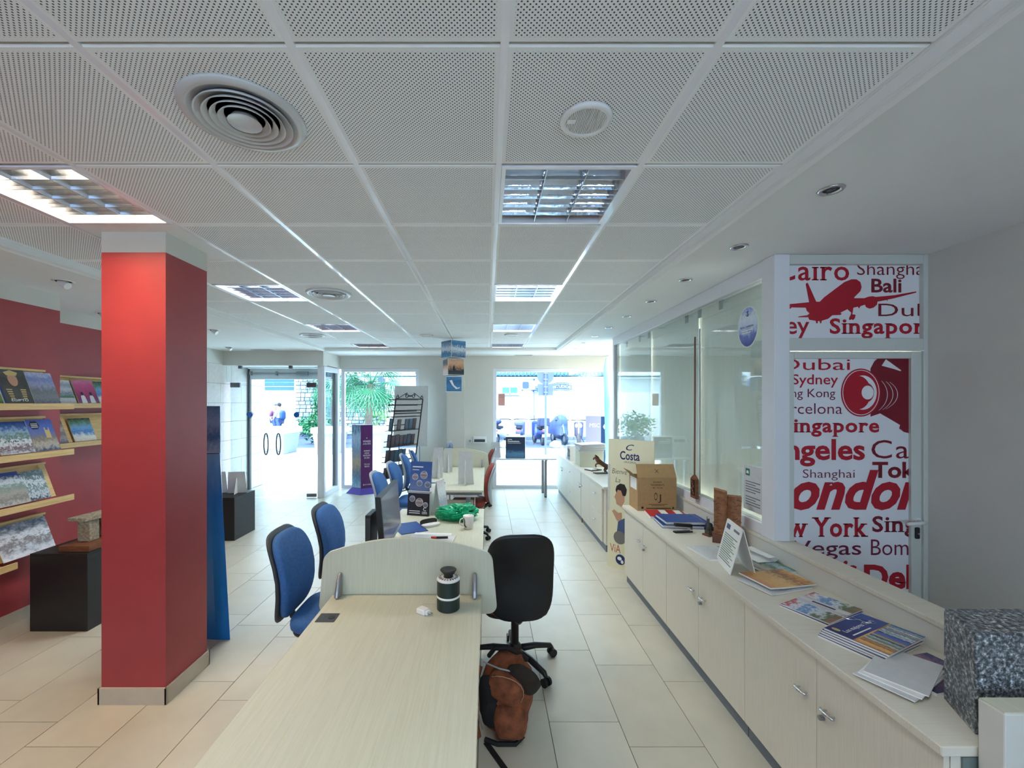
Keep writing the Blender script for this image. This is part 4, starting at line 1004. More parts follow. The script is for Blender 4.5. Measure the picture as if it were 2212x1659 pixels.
def spiral(cx, cz, r, dirn, n=16, turns=1.25): return [tl(cx+dirn*r*(1-0.6*i/n)*math.cos(2*PI*turns*i/n+PI/2), 0, cz+r*(1-0.6*i/n)*math.sin(2*PI*turns*i/n+PI/2)) for i in range(n+1)]
for s_ in (-1, 1):
    MB().tube(spiral(s_*0.33, 1.865, 0.035, s_), 0.006, 6).build('scroll', 'iron', wr_, smooth=True)
    MB().tube(spiral(s_*0.085, 1.89, 0.045, -s_), 0.007, 6).build('scroll', 'iron', wr_, smooth=True)
    MB().tube([tl(s_*0.30, 0, 1.845), tl(s_*0.1, 0, 1.935)], 0.006, 6).build('crest_arm', 'iron', wr_)
    MB().tube(spiral(s_*0.1, 0.24, 0.05, s_), 0.007, 6).build('scroll', 'iron', wr_, smooth=True)
MB().tube([tl(-0.05, 0, 1.885), tl(0.05, 0, 1.885)], 0.014, 8).build('crest_bar', 'iron', wr_)
rngl = random.Random(3)
for i, z in enumerate((0.45, 0.73, 1.0, 1.28, 1.52, 1.63, 1.73)):
    for yy, dz_ in ((0.02, 0), (0.13, 0.0), (0.13, 0.09)):
        MB().tube([tl(-0.38, yy, z+dz_), tl(0.38, yy, z+dz_)], 0.008, 6).build('tray_wire', 'iron', wr_)
    MB().box(-0.38, 0.38, 0.02, 0.13, z-0.004, z).map(tl).build('tray_floor', 'iron', wr_)
    if i < 4:
        x = -0.37
        while x < 0.33:
            w = rngl.choice((0.09, 0.1, 0.11)); 
            if rngl.random() < 0.9:
                lt_ = thing('leaflet', 'dark folded leaflet in the %s filled tray of the wire rack' % ('lowest', 'second lowest', 'second highest', 'highest')[i], 'leaflet', (0, 0, 0), group='leaflets in the %s tray of the wire rack' % ('lowest', 'second lowest', 'second highest', 'highest')[i])
                lt_.matrix_world = wr_.matrix_world
                lt_.location = wr_.location; lt_.rotation_euler = wr_.rotation_euler
                h = 0.19+rngl.random()*0.03
                MB().box(x, x+w-0.012, 0.06, 0.075, z+0.002, z+h).map(tl).build('sheets', rngl.choice(('leaflet_dark', 'leaflet_teal', 'leaflet_brown')), lt_)
                MB().box(x, x+w-0.012, 0.075, 0.076, z+0.002, z+h).map(tl).build('cover', rngl.choice(('cv_night', 'cv_navy', 'cv_city')), lt_)
            x += w+0.005
gp_ = thing('display_board', 'plain grey display board leaning behind the wire rack', 'board', (-1.55, 8.38, 0), R(4))
MB().box(-0.33, 0.33, -0.01, 0.01, 0.9, 2.10).map(lambda x, y, z: (x+z*0.02, y+z*0.03, z)).build('board', 'paper_grey', gp_)
for s_ in (-0.2, 0.2): MB().cyl((s_, 0, 0), (s_, 0.03, 0.92), 0.012, n=8).build('leg', 'grey_alu', gp_)

# ================================================================ hanging photo cubes
for k, (z, sz, a, cols) in enumerate(((2.46, 0.275, 40, [(60, 90, 130), (120, 150, 180), (220, 225, 230), (40, 110, 160), (90, 150, 190)]), (2.19, 0.265, 22, [(60, 80, 90), (50, 60, 60), (200, 150, 120), (230, 180, 140), (190, 160, 150)]), (1.935, 0.245, 8, [(20, 100, 150), (30, 120, 170), (20, 90, 140), (40, 130, 180)]))):
    nm = ('top', 'middle', 'bottom')[k]
    pics = ('surf and sky', 'sunset figure', 'blue water')[k]
    q = thing('photo_cube', 'hanging photo cube printed with %s, %s of its string' % (pics, nm), 'photo cube', (-0.53, 6.62, z), R(a))
    MB().box(-sz/2, sz/2, -sz/2, sz/2, 0, sz-0.012).build('box', 'paper_white', q)
    for f_ in range(4):
        cm = cover('cube_%d_%d' % (k, f_ % 2), cols if f_ % 2 == 0 else cols[::-1], 4+f_, .45, 3*k+f_, axis=2)
        MB().box(-sz/2+0.006, sz/2-0.006, -sz/2-0.002, -sz/2, 0.006, sz-0.018).build('photo', cm, q, rot=(0, 0, f_*PI/2))
    MB().cyl((0, 0, sz-0.012), (0, 0, (ZT-z if k == 0 else sz+0.0)), 0.0015, n=5).build('string', 'white_plastic', q)
    if k == 1:
        MB().ball((-0.035, -sz/2-0.004, 0.14), (0.008, 0.001, 0.01), 8, 5).build('figure_head', 'ink_dark', q)
        flat([(-.055, .07), (-.025, .07), (-.02, .13), (-.05, .13)], 'ink_dark', q, plane_M((0, -sz/2-.003, 0), (1, 0, 0), (0, 0, 1)), 0, 'printed_figure')
    if k == 2:
        flat([(-.07, .17), (-.03, .18), (.0, .1), (.05, .06), (.09, .07), (.085, .05), (.03, .04), (-.03, .1)], 'title_white', q, plane_M((0, -sz/2-.003, 0), (1, 0, 0), (0, 0, 1)), 0, 'printed_swimmer')

# ================================================================ window table
wtb = thing('window_table', 'grey topped table with steel legs under the scooter window', 'table', (0.0, 7.75, 0))
MB().box(0, 1.27, 0, 0.62, 0.715, 0.74).build('top', 'white_alu', wtb, bevel=0.003)
for x in (0.03, 1.06):
    for y in (0.16, 0.55): 
        lg = MB().box(x, x+0.05, y, y+0.05, 0.015, 0.68).build('leg', 'grey_alu', wtb); MB().box(x+.004, x+.046, y+.004, y+.046, 0, 0.015).build('foot', 'black_plastic', lg)
    MB().box(x, x+0.05, 0.1, 0.60, 0.68, 0.715).build('rail', 'grey_alu', wtb)
mat('navy_print', (16, 44, 78), 0.4)
bx = thing('display_box', 'cube display box with a navy destinations poster', 'display box', (0.53, 7.98, 0.74), R(-6))
MB().box(-0.18, 0.18, -0.15, 0.2, 0, 0.395).build('box', 'paper_white', bx, bevel=0.003)
MB().box(-0.178, 0.178, -0.153, -0.15, 0.003, 0.39).build('poster', 'navy_print', bx)
cover('poster_sea', [(60, 110, 150), (90, 140, 175), (20, 60, 100), (16, 44, 78)], 4, .3, 14, axis=2); MB().box(-0.165, 0.165, -0.155, -0.153, 0.01, 0.22).build('poster_photo', 'poster_sea', bx)
cover('box_side', [(210, 225, 240), (235, 240, 245), (150, 190, 225), (230, 235, 240)], 4, .4, 15, axis=2); MB().box(0.18, 0.183, -0.148, 0.198, 0.003, 0.39).build('side_print', 'box_side', bx)
Mb = plane_M((0, -.157, 0), (1, 0, 0), (0, 0, 1)); flat([(-.14, .34), (-.06, .34), (-.06, .352), (-.14, .352)], 'title_white', bx, Mb, 0, 'printed_line'); lettering('Destinations.', 'title_white', bx, Mb, -.14, .08, .30, .028, .03); flat([(-.14, .275), (.1, .275), (.1, .282), (-.14, .282)], 'title_white', bx, Mb, 0, 'printed_line')
easel_card('grey card standing on the window table beside the destinations box', (0.15, 8.05, 0.74), R(180), 0.2, 0.28)
# poster on the pane and paper notices
nt_ = thing('paper_notice', 'pink paper notice stuck on the scooter window', 'notice', (0.29, YW+0.05, 1.83)); mat('pink_paper', (205, 150, 140), 0.7)
MB().box(-0.07, 0.07, -0.002, 0, -0.125, 0.125).build('sheet', 'pink_paper', nt_)
for k in range(3): MB().box(-0.05, 0.05, -0.003, -0.002, 0.04+0.022*k, 0.046+0.022*k).build('text_line', 'ink_grey', nt_)
lf_ = thing('leaflet_holder', 'blue leaflet stand between the arched screen and the pilaster', 'leaflet stand', (-0.62, 6.98, 0.0))
MB().cyl((0, 0, 0.02), (0, 0, 0.9), 0.012, n=10).build('stem', 'grey_alu', lf_); MB().lathe([(0.11, 0), (0.11, 0.012), (0.02, 0.022)], 24).build('foot', 'grey_alu', lf_)
cover('cv_shoe', [(90, 130, 200), (200, 215, 240), (60, 90, 150), (225, 230, 240)], 4, .4, 41, axis=2)
MB().prism([(-.055, 0), (.055, 0), (.05, .3), (.02, .36), (-.02, .36), (-.05, .3)], -.004, .004, 'xz').map(lambda x, y, z: (x, y-.02, z+.78)).build('leaflet_panel', 'cv_shoe', lf_)
# ================================================================ things on the first desk
DZ = 0.74
trap_m = mat('trap_dark', (18, 40, 38), 0.35)
tr = thing('insect_trap', 'dark cylindrical insect trap with white rings on the first desk', 'insect trap', (-0.195, 2.115, DZ))
MB().lathe([(0.053, 0.0), (0.057, 0.004), (0.057, 0.058), (0.055, 0.06)], 40).build('lower_body', 'trap_dark', tr, smooth=False)
MB().lathe([(0.055, 0.060), (0.0578, 0.062), (0.0578, 0.069), (0.055, 0.071)], 40).build('white_ring', 'white_plastic', tr, smooth=True)
MB().lathe([(0.055, 0.071), (0.0565, 0.073), (0.0565, 0.142), (0.054, 0.144)], 40).build('mesh_cage', 'trap_dark', tr)
MB().lathe([(0.055, 0.144), (0.0575, 0.146), (0.0575, 0.15), (0.052, 0.157), (0.03, 0.158), (0.001, 0.158)], 40).build('top_ring', 'white_plastic', tr, smooth=True)
for k in range(20):
    a = 2*PI*k/20; MB().obox((0.043*math.cos(a), 0.043*math.sin(a), 0.1585), (0.014, 0.003, 0.002), Matrix.Rotation(a, 3, 'Z')).build('vent_slot', 'black_plastic', tr)
MB().lathe([(0.024, 0.158), (0.022, 0.168), (0.036, 0.186), (0.041, 0.193), (0.038, 0.196), (0.02, 0.192), (0.001, 0.190)], 36).build('funnel_cap', 'black_plastic', tr, smooth=True)
ad = thing('usb_charger', 'white plug charger with cable lying beside the insect trap', 'charger', (-0.315, 2.065, DZ), R(-35))
MB().box(-0.026, 0.026, -0.02, 0.02, 0.0, 0.026).build('body', 'white_plastic', ad, bevel=0.005)
MB().box(0.026, 0.04, -0.013, 0.013, 0.003, 0.023).build('plug_block', 'white_plastic', ad, bevel=0.003)
for s_ in (-1, 1): MB().cyl((0.04, s_*0.007, 0.013), (0.058, s_*0.008, 0.013), 0.002, n=8).build('prong', 'chrome', ad)
MB().tube([(-0.026, 0, 0.013), (-0.05, 0.02, 0.01), (-0.06, 0.07, 0.004), (-0.03, 0.10, 0.003), (0.005, 0.115, 0.003), (0.025, 0.112, 0.004)], 0.0012, 6).build('cable', 'white_plastic', ad, smooth=True)

# ================================================================ things on the second desk
mo = thing('monitor', 'flat monitor seen from its side on the cluttered desk', 'monitor', (-0.70, 3.0, DZ), R(-88))
mat('screen_sheen', (120, 122, 138), 0.18, spec=0.6)  # grey base colour carries the glow and reflection on the screen
MB().box(-0.31, 0.31, 0.0, 0.035, 0.07, 0.425).map(lambda x, y, z: (x, y-(z-.1)*.08, z)).build('case', 'black_plastic', mo, bevel=0.004)
MB().box(-0.295, 0.295, 0.035, 0.0365, 0.095, 0.413).map(lambda x, y, z: (x, y-(z-.1)*.08, z)).build('screen', 'screen_sheen', mo)
MB().box(-0.31, 0.31, 0.031, 0.036, 0.07, 0.095).map(lambda x, y, z: (x, y-(z-.1)*.08, z)).build('bottom_bezel', 'grey_plastic', mo)
MB().box(-0.035, 0.035, -0.04, 0.0, 0.02, 0.3).build('neck', 'black_plastic', mo)
MB().box(-0.12, 0.12, -0.06, 0.10, 0, 0.015).build('foot', 'black_plastic', mo, bevel=0.004)
pc = thing('computer_box', 'slim dark computer box standing behind the monitor', 'computer', (-0.80, 2.93, DZ))
MB().box(-0.02, 0.018, -0.09, 0.09, 0, 0.27).build('case', 'black_plastic', pc, bevel=0.004); MB().box(-0.018, 0.016, -0.094, -0.09, 0.02, 0.25).build('front', 'dark_grey_plastic', pc)
fo = thing('folder', 'dark blue folder lying under the monitor edge', 'folder', (-0.64, 3.47, DZ), R(28)); MB().box(-0.11, 0.11, -0.15, 0.15, 0, 0.004).build('cover', 'blue_card' if 'blue_card' in MATS else mat('blue_card', (44, 78, 140), 0.5), fo); MB().box(-0.105, 0.10, -0.145, 0.145, 0.004, 0.005).build('flap', 'blue_card', fo)
# brochure holder
cover('bro_blue', [(44, 44, 52), (60, 62, 78), (110, 130, 170), (70, 100, 160), (60, 92, 150)], 3, .12, 43, axis=2)
bh = thing('brochure_holder', 'dark blue brochure holder with round pictures on the cluttered desk', 'brochure holder', (-0.625, 3.87, DZ), R(-14))
q = 0.13
ln = lambda x, y, z: (x, y+z*q, z)
MB().box(-0.105, 0.105, 0, 0.004, 0, 0.48).map(ln).build('back_card', 'bro_blue', bh)
MB().box(-0.105, 0.105, -0.03, -0.026, 0, 0.20).map(ln).build('front_card', mat('bro_dark', (40, 38, 46), 0.35), bh)
MB().box(-0.112, 0.112, -0.036, 0.0, 0.20, 0.215).map(ln).build('clear_lip', 'grey_plastic', bh)
MB().prism([(0.1, 0.0), (0.105, 0.0), (0.105, 0.25)], 0.0, 0.14, 'xz').build('strut', 'paper_white', bh)
for x, z, y_, r_ in ((-.055, .34, -.001, .028), (.03, .36, -.001, .034), (-.01, .285, -.001, .026), (.07, .275, -.001, .026), (-.06, .15, -.031, .026), (.01, .12, -.031, .036), (.07, .1, -.031, .022)):
    MB().prism(ell(x, z, r_, r_, 20), y_-.0015, y_, 'xz').map(ln).build('round_picture', 'cv_city' if r_ > .027 else 'cv_plane', bh)
    MB().tube([(x+r_*math.cos(a), y_-.001, z+r_*math.sin(a)) for a in [2*PI*i/18 for i in range(18)]], .0016, 5, True).map(ln).build('picture_rim', 'paper_white', bh)
Mh = plane_M((0, -.002, 0), (1, 0, 0), (0, q, 1)); flat([(-.085, .43), (.02, .43), (.02, .44), (-.085, .44)], 'title_white', bh, Mh, 0, 'printed_line'); flat([(-.085, .405), (-.02, .405), (-.02, .411), (-.085, .411)], 'title_white', bh, Mh, 0, 'printed_line')
Mh2 = plane_M((0, -.032, 0), (1, 0, 0), (0, q, 1)); lettering('COSTA', 'title_white', bh, Mh2, .04, .09, .02, .02, .02); lettering('C', 'title_white', bh, Mh2, .05, .08, .048, .03, .01)
for k in range(2): flat([(-.085, .04-.018*k), (.02, .04-.018*k), (.02, .046-.018*k), (-.085, .046-.018*k)], 'title_white', bh, Mh2, 0, 'printed_line')
# small A shaped card
def tent(name, label, loc, rz, w, h, spread, front, back='paper_white'):
    t = thing(name, label, 'tent sign', loc, rz)
    for s_, m, nm in ((-1, front, 'front_panel'), (1, back, 'rear_panel')):
        MB().add([(-w/2, s_*spread, 0), (w/2, s_*spread, 0), (w/2, s_*0.003, h), (-w/2, s_*0.003, h), (-w/2, s_*(spread-.004), 0), (w/2, s_*(spread-.004), 0), (w/2, s_*0.0005, h-.006), (-w/2, s_*0.0005, h-.006)],
                 [(0, 1, 2, 3), (7, 6, 5, 4), (0, 4, 5, 1), (3, 2, 6, 7), (1, 5, 6, 2), (0, 3, 7, 4)]).build(nm, m, t)
    return t
cover('tent_pic', [(210, 215, 220), (150, 160, 175), (225, 228, 232), (200, 190, 195)], 6, .4, 45, axis=2)
tent('tent_card', 'small white folded card beside the brochure holder', (-0.44, 3.93, DZ), R(72), 0.17, 0.31, 0.05, 'tent_pic')
# green bag
gbm = mat('green_plastic', (20, 170, 120), 0.25, var=0.12, vscale=25)
bg = thing('plastic_bag', 'crumpled green plastic bag on the cluttered desk', 'bag', (-0.245, 3.72, DZ))
m = MB(); m.ball((0, 0, 0), 1.0, 96, 48); rg = random.Random(5)
from mathutils import noise as nz
def crumple(x, y, z):
    p = Vector((x, y, z)); w_ = Vector((nz.noise(p*1.5), nz.noise(p*1.5+Vector((5, 0, 0))), nz.noise(p*1.5+Vector((0, 5, 0)))))*0.5; d = 1.08+0.22*nz.noise(p*1.8)-0.42*abs(nz.noise((p+w_)*2.4+Vector((3, 1, 2))))-0.24*abs(nz.noise((p+w_)*5.5))-0.08*abs(nz.noise(p*12))
    zz = z*0.075*d; 
    return (x*0.175*d*(1.0 if x > 0 else 1.12), y*0.12*d, max(0.001, zz+0.068))
m.map(crumple); m.build('bag_body', gbm, bg, smooth=False)
m = MB()
for k in range(9):
    a0 = PI+0.2*(k-4); m.add([(0.14*math.cos(a0), 0.05*math.sin(a0), 0.03), (0.14*math.cos(a0+.25), 0.05*math.sin(a0+.25), 0.05), (0.22*math.cos(a0+.1), 0.09*math.sin(a0+.1), 0.02+0.03*(k % 3)), (0.2*math.cos(a0-.05), 0.08*math.sin(a0-.05), 0.012)], [(0, 1, 2, 3)])
m.build('bag_mouth', gbm, bg)
mu = thing('mug', 'white mug with a dark swirl beside the green bag', 'mug', (-0.155, 3.46, DZ))
MB().lathe([(0.001, 0.002), (0.034, 0.0), (0.037, 0.004), (0.044, 0.105), (0.0425, 0.106), (0.035, 0.01), (0.001, 0.008)], 36).build('cup', 'white_plastic', mu, smooth=True)
MB().tube([(-0.038, -0.012, 0.088), (-0.064, -0.022, 0.08), (-0.07, -0.024, 0.055), (-0.055, -0.018, 0.03), (-0.036, -0.012, 0.024)], 0.005, 8).build('handle', 'white_plastic', mu, smooth=True)
MB().tube([(-0.044*math.cos(a), -0.044*math.sin(a), z) for a, z in ((.5, .09), (.75, .08), (.85, .06), (.75, .04), (.95, .025), (1.2, .02))], 0.004, 6).build('swirl', 'ink_dark', mu)
st_ = thing('sunglasses_case', 'open black and white hard case beside the green bag', 'case', (-0.47, 3.52, DZ), R(35))
MB().rings([[(x*1.0, y, 0.0) for x, y in superell(.15, .055, 3, 20)], [(x, y, .02) for x, y in superell(.165, .07, 3, 20)], [(x*.9, y*.8, .022) for x, y in superell(.165, .07, 3, 20)]]).build('lower_shell', 'white_plastic', st_)
MB().rings([[(x, .035+z*.3, .03+y+.0) for x, y in superell(.155, .05, 3, 20)] for z in (0, .04)]).build('lid', 'black_plastic', st_)
np_ = thing('newspaper', 'folded newspaper with a marker pen on the cluttered desk', 'newspaper', (-0.42, 3.15, DZ), R(-4))
MB().box(-0.17, 0.17, -0.11, 0.11, 0, 0.012).build('pages', 'paper_white', np_, bevel=0.004); MB().box(-0.168, 0.165, -0.108, 0.105, 0.012, 0.0128).build('front_page', 'cv_news', np_)
MB().box(-0.16, 0.13, 0.1, 0.18, 0.0, 0.004).build('loose_sheet', 'paper_white', np_)
mk = thing('marker_pen', 'red and black marker pen lying on the folded newspaper', 'pen', (-0.36, 3.16, DZ+0.0215), R(4))
MB().cyl((-0.06, 0, 0), (-0.02, 0, 0), 0.0085, n=12).build('cap', mat('marker_red', (220, 70, 50), 0.4), mk); MB().cyl((-0.02, 0, 0), (0.065, 0, 0), 0.008, n=12).build('barrel', 'black_plastic', mk)
for i, (x, y, a, w, h, m_, lab) in enumerate(((-0.24, 2.72, 12, .21, .29, 'paper_white', 'loose white sheet angled on the cluttered desk behind the screen'), (-0.14, 2.52, -20, .2, .28, 'paper_white', 'loose white sheet at the desk corner behind the screen'), (-0.48, 2.75, 5, .2, .12, 'cv_city', 'printed photo card on the cluttered desk behind the screen'))):
    o = thing('paper_sheet', lab, 'paper', (x, y, DZ), R(a)); MB().box(-w/2, w/2, -h/2, h/2, 0, 0.002).build('sheet', m_, o); MB().box(-w/2+.01, w/2-.01, -h/2+.01, h/2-.01, .002, .0025).build('printed_side', 'paper_white' if i < 2 else 'cv_city', o)

# ================================================================ things on the third desk
easel_card('white easel card near the left edge of the easel desk', (-0.66, 5.72, DZ), R(22), 0.155, 0.42, 'paper_grey')
easel_card('white easel card furthest along the easel desk', (-0.57, 6.2, DZ), R(18), 0.14, 0.36, 'paper_grey')
easel_card('tall grey easel card on the near half of the easel desk', (-0.28, 5.30, DZ), R(-8), 0.20, 0.42, 'paper_grey')
bc = thing('blue_card_strip', 'flat blue card lying in front of the white easel card', 'card', (-0.64, 5.42, DZ), R(3)); MB().box(-.1, .1, -.035, .035, 0, .003).build('card', 'blue_card', bc); MB().box(-.09, .09, -.03, -.02, .003, .0035).build('printed_line', 'logo_blue', bc)
sc_ = thing('blue_folder', 'bright blue folder resting at the edge of the easel desk', 'folder', (-0.83, 6.02, DZ), R(-20)); MB().box(-.14, .1, -.12, .12, 0, .012).build('cover', 'logo_blue', sc_, bevel=.003); MB().box(-.13, .09, -.11, .11, .012, .013).build('label_side', 'blue_card', sc_)

# ================================================================ things on the long worktop
WZ = 0.75
card = mat('cardboard', (176, 142, 98), 0.85, var=0.06, vscale=30); mat('cardboard_in', (150, 118, 78), 0.9)
cx = thing('cardboard_box', 'open cardboard box with raised flap on the worktop', 'box', (1.41, 3.98, WZ))
w, d, h = 0.365, 0.235, 0.31
for nm, b_ in (('front_wall', (0, w, 0, .004, 0, h)), ('rear_wall', (0, w, d-.004, d, 0, h)), ('left_wall', (0, .004, .004, d-.004, 0, h)), ('right_wall', (w-.004, w, .004, d-.004, 0, h)), ('bottom', (.004, w-.004, .004, d-.004, 0, .004))): box(nm, 'cardboard', b_, cx)
MB().add([(0, 0, h), (w, 0, h), (w-.015, .035, h+.125), (-.005, .035, h+.125), (0, .004, h), (w, .004, h), (w-.015, .039, h+.123), (-.005, .039, h+.123)], [(0, 1, 2, 3), (7, 6, 5, 4), (0, 3, 7, 4), (1, 5, 6, 2), (3, 2, 6, 7), (0, 4, 5, 1)]).build('front_flap', 'cardboard', cx)
MB().add([(0, .01, h), (0, d-.01, h), (-.07, d-.04, h+.06), (-.06, .05, h+.055), (.004, .01, h), (.004, d-.01, h), (-.067, d-.04, h+.063), (-.057, .05, h+.058)], [(0, 1, 2, 3), (7, 6, 5, 4), (0, 3, 7, 4), (1, 5, 6, 2), (3, 2, 6, 7), (0, 4, 5, 1)]).build('side_flap', 'cardboard_in', cx)
mat('box_ink', (52, 40, 30), 0.7)
Mc = plane_M((0, -.0006, 0), (1, 0, 0), (0, 0, 1))
for s_, a, b, z, c_ in (('SOLVENTE', .145, .225, .262, .015), ('TRANSPARENTE', .12, .25, .235, .015), ('48 x 132 mm', .14, .235, .21, .014)):
    lettering(s_, 'box_ink', cx, Mc, a, b, z, c_, 0.012)
lettering('O', 'box_ink', cx, Mc, .155, .185, .10, .07, 0); lettering('J', 'box_ink', cx, Mc, .19, .22, .095, .06, 0); lettering('X', 'box_ink', cx, plane_M((0, -.0006, h), (1, 0, 0), (0, .035, .125)), .165, .205, .045, .035, -.01)
flat([(.1, .06), (.28, .06), (.28, .064), (.1, .064)], 'box_ink', cx, Mc, 0, 'printed_line'); flat([(.13, .048), (.25, .048), (.25, .052), (.13, .052)], 'box_ink', cx, Mc, 0, 'printed_line')
flat([(.08, .02), (.31, .02), (.31, .028), (.08, .028)], 'box_ink', cx, Mc, 0, 'printed_line'); flat(ell(.045, .03, .012, .012, 14), 'box_ink', cx, Mc, 0, 'printed_mark'); flat([(.32, .02), (.345, .02), (.3325, .042)], 'box_ink', cx, Mc, 0, 'printed_mark')
Mx = plane_M((-.0006, d, 0), (0, -1, 0), (0, 0, 1)); 
for k in range(7): flat([(.04+.012*k, .22), (.045+.012*k+.003*(k % 2), .22), (.045+.012*k+.003*(k % 2), .29), (.04+.012*k, .29)], 'box_ink', cx, Mx, 0, 'barcode_bar')
MB().box(-.001, 0, .03, .2, .19, .3).build('white_label', 'paper_white', cx)

mat('folder_red', (190, 36, 44), 0.4); mat('folder_blue', (38, 72, 138), 0.5)
fr = thing('red_folder', 'red and white striped folder in front of the cardboard box', 'folder', (1.60, 3.80, WZ), R(-8))
MB().box(-.16, .16, -.115, .115, 0, .022).build('papers', 'paper_white', fr); MB().box(-.163, .163, -.118, .118, .022, .025).build('cover', 'folder_red', fr, bevel=.001)
for x in (-.045, .085): MB().box(x, x+.06, -.117, .117, .025, .0255).build('white_stripe', 'paper_white', fr)
lettering('ilo', 'ink_dark', fr, Matrix.Translation((0, 0, .0262)), -.04, .01, -.05, .035, .0)
for k, (x, y, a, z) in enumerate(((1.60, 3.54, -6, 0), (1.615, 3.535, -2, .031))):
    fb = thing('blue_folder', ('blue elastic folder lying on the worktop under another folder', 'blue elastic folder on top of its twin behind the stapler')[k], 'folder', (x, y, WZ+z), R(a))
    MB().box(-.165, .165, -.12, .12, 0.003, .022).build('papers', 'paper_white', fb); MB().box(-.17, .17, -.125, .125, 0, .003).build('back_cover', 'folder_blue', fb); MB().box(-.17, .17, -.125, .125, .022, .025).build('cover', 'folder_blue', fb, bevel=.001)
    MB().tube([(.12, -.126, .027), (.14, -.0, .028), (.12, .126, .027)], .0015, 5).build('elastic', 'grey_plastic', fb)
sp_ = thing('stapler', 'black stapler in front of the blue folders', 'stapler', (1.53, 3.32, WZ), R(8))
MB().box(-.075, .075, -.018, .018, 0, .012).build('base', 'black_plastic', sp_, bevel=.004); MB().box(-.07, .075, -.015, .015, .045, .07).map(lambda x, y, z: (x, y, z-(x+.0)*.1)).build('top_arm', 'black_plastic', sp_, bevel=.005)
MB().box(.05, .072, -.014, .014, .012, .045).build('hinge', 'chrome', sp_); MB().box(-.068, .06, -.008, .008, .038, .046).map(lambda x, y, z: (x, y, z-x*.1)).build('staple_rail', 'chrome', sp_)
MB().prism([(-.03, .0), (.03, .0), (.03, .02), (-.03, .02)], 0, .001).build('shadow_pad', 'black_plastic', sp_)
sta = thing('statuette', 'small pewter statuette on a brown base beside the carved stone', 'figurine', (1.69, 3.24, WZ), R(20))
pew = mat('pewter', (105, 105, 100), 0.4, metal=0.8, bump=0.5, bscale=80)
MB().box(-.032, .032, -.032, .032, 0, .014).build('base', 'brown_wood', sta, bevel=.002); MB().box(-.02, .02, -.02, .02, .014, .04).build('pedestal', 'pewter', sta, bevel=.003)
MB().tube([(0, 0, .04), (.001, 0, .07), (-.002, 0, .095), (0, 0, .115)], [.017, .014, .011, .006], 12).build('robed_body', 'pewter', sta, smooth=True)
MB().ball((0, 0, .122), .009, 12, 8).build('head', 'pewter', sta, smooth=True); MB().tube([(-.01, 0, .1), (-.018, -.002, .12), (-.02, -.004, .15)], [.004, .0035, .003], 8).build('raised_arm', 'pewter', sta, smooth=True)
tp_ = thing('tape_dispenser', 'small black tape dispenser behind the statuette', 'tape dispenser', (1.76, 3.37, WZ)); MB().box(-.03, .05, -.02, .02, 0, .025).build('base', 'black_plastic', tp_, bevel=.004); MB().cyl((0, -.012, .04), (0, .012, .04), .025, n=20).build('roll', 'ink_navy', tp_)
rl = thing('carved_stone', 'brown carved stone book with Egyptian figures on a brown foot', 'ornament', (1.735, 3.08, WZ), R(-28))
carv = mat('carved_brown', (150, 100, 66), 0.75, var=0.3, vscale=40, bump=1.0, bscale=55)
MB().box(-.09, .09, -.05, .05, 0, .06).build('foot', mat('foot_brown', (112, 66, 46), 0.5), rl, bevel=.004)
MB().prism([(-.085, -.03), (-.02, -.045), (0.0, -.02), (0.0, .03), (-.085, .03)], .06, .37).map(lambda x, y, z: (x+.006*math.sin(z*40), y, z+.02*(x < -.05)*(z > .3))).build('left_tablet', 'carved_brown', rl, bevel=.004)
MB().prism([(0.002, -.02), (.03, -.045), (.09, -.03), (.09, .03), (0.002, .03)], .06, .345).map(lambda x, y, z: (x+.006*math.sin(z*40+1), y, z)).build('right_tablet', 'carved_brown', rl, bevel=.004)
mat('carve_line', (84, 48, 30), 0.8)
rc = random.Random(11)
for s_ in (0, 1):
    for k in range(12):
        x = rc.uniform(-.075, -.02) if s_ == 0 else rc.uniform(.035, .08); z = .08+.022*k; L_ = rc.uniform(.015, .035)
        yb = -.038 if s_ == 0 else -.042
        MB().tube([(x-L_/2, yb-.004, z), (x, yb-.004+rc.uniform(-.002, .002), z+rc.uniform(-.012, .012)), (x+L_/2, yb-.003, z+rc.uniform(-.006, .006))], .0017, 5).build('carved_line', 'carve_line', rl)
# framed plaque hanging on the partition from a brown cord
pf = thing('hanging_plaque', 'small wooden framed plaque hanging on a brown cord from the glass partition', 'plaque', (XP-0.016, 3.735, 1.045))
MB().prism([(-.05, -.12), (.05, -.12), (.05, .05), (.03, .065), (0, .085), (-.03, .065), (-.05, .05)], -.014, .014, 'yz').build('frame', 'brown_wood', pf, bevel=.003)
MB().box(-.016, -.014, -.034, .034, -.095, .045).build('picture', mat('plaque_dark', (36, 20, 18), 0.6), pf)
for k in range(6): MB().ball((-.017, -.01+.012*(k % 3), -.075+.02*k), (.003, .009, .011), 8, 6).build('relief', 'carved_brown', pf, smooth=True)
MB().tube([(0.0, 0, .08), (0.003, .003, .5), (.004, 0, 1.3)], .007, 6).build('cord', 'foot_brown', pf)
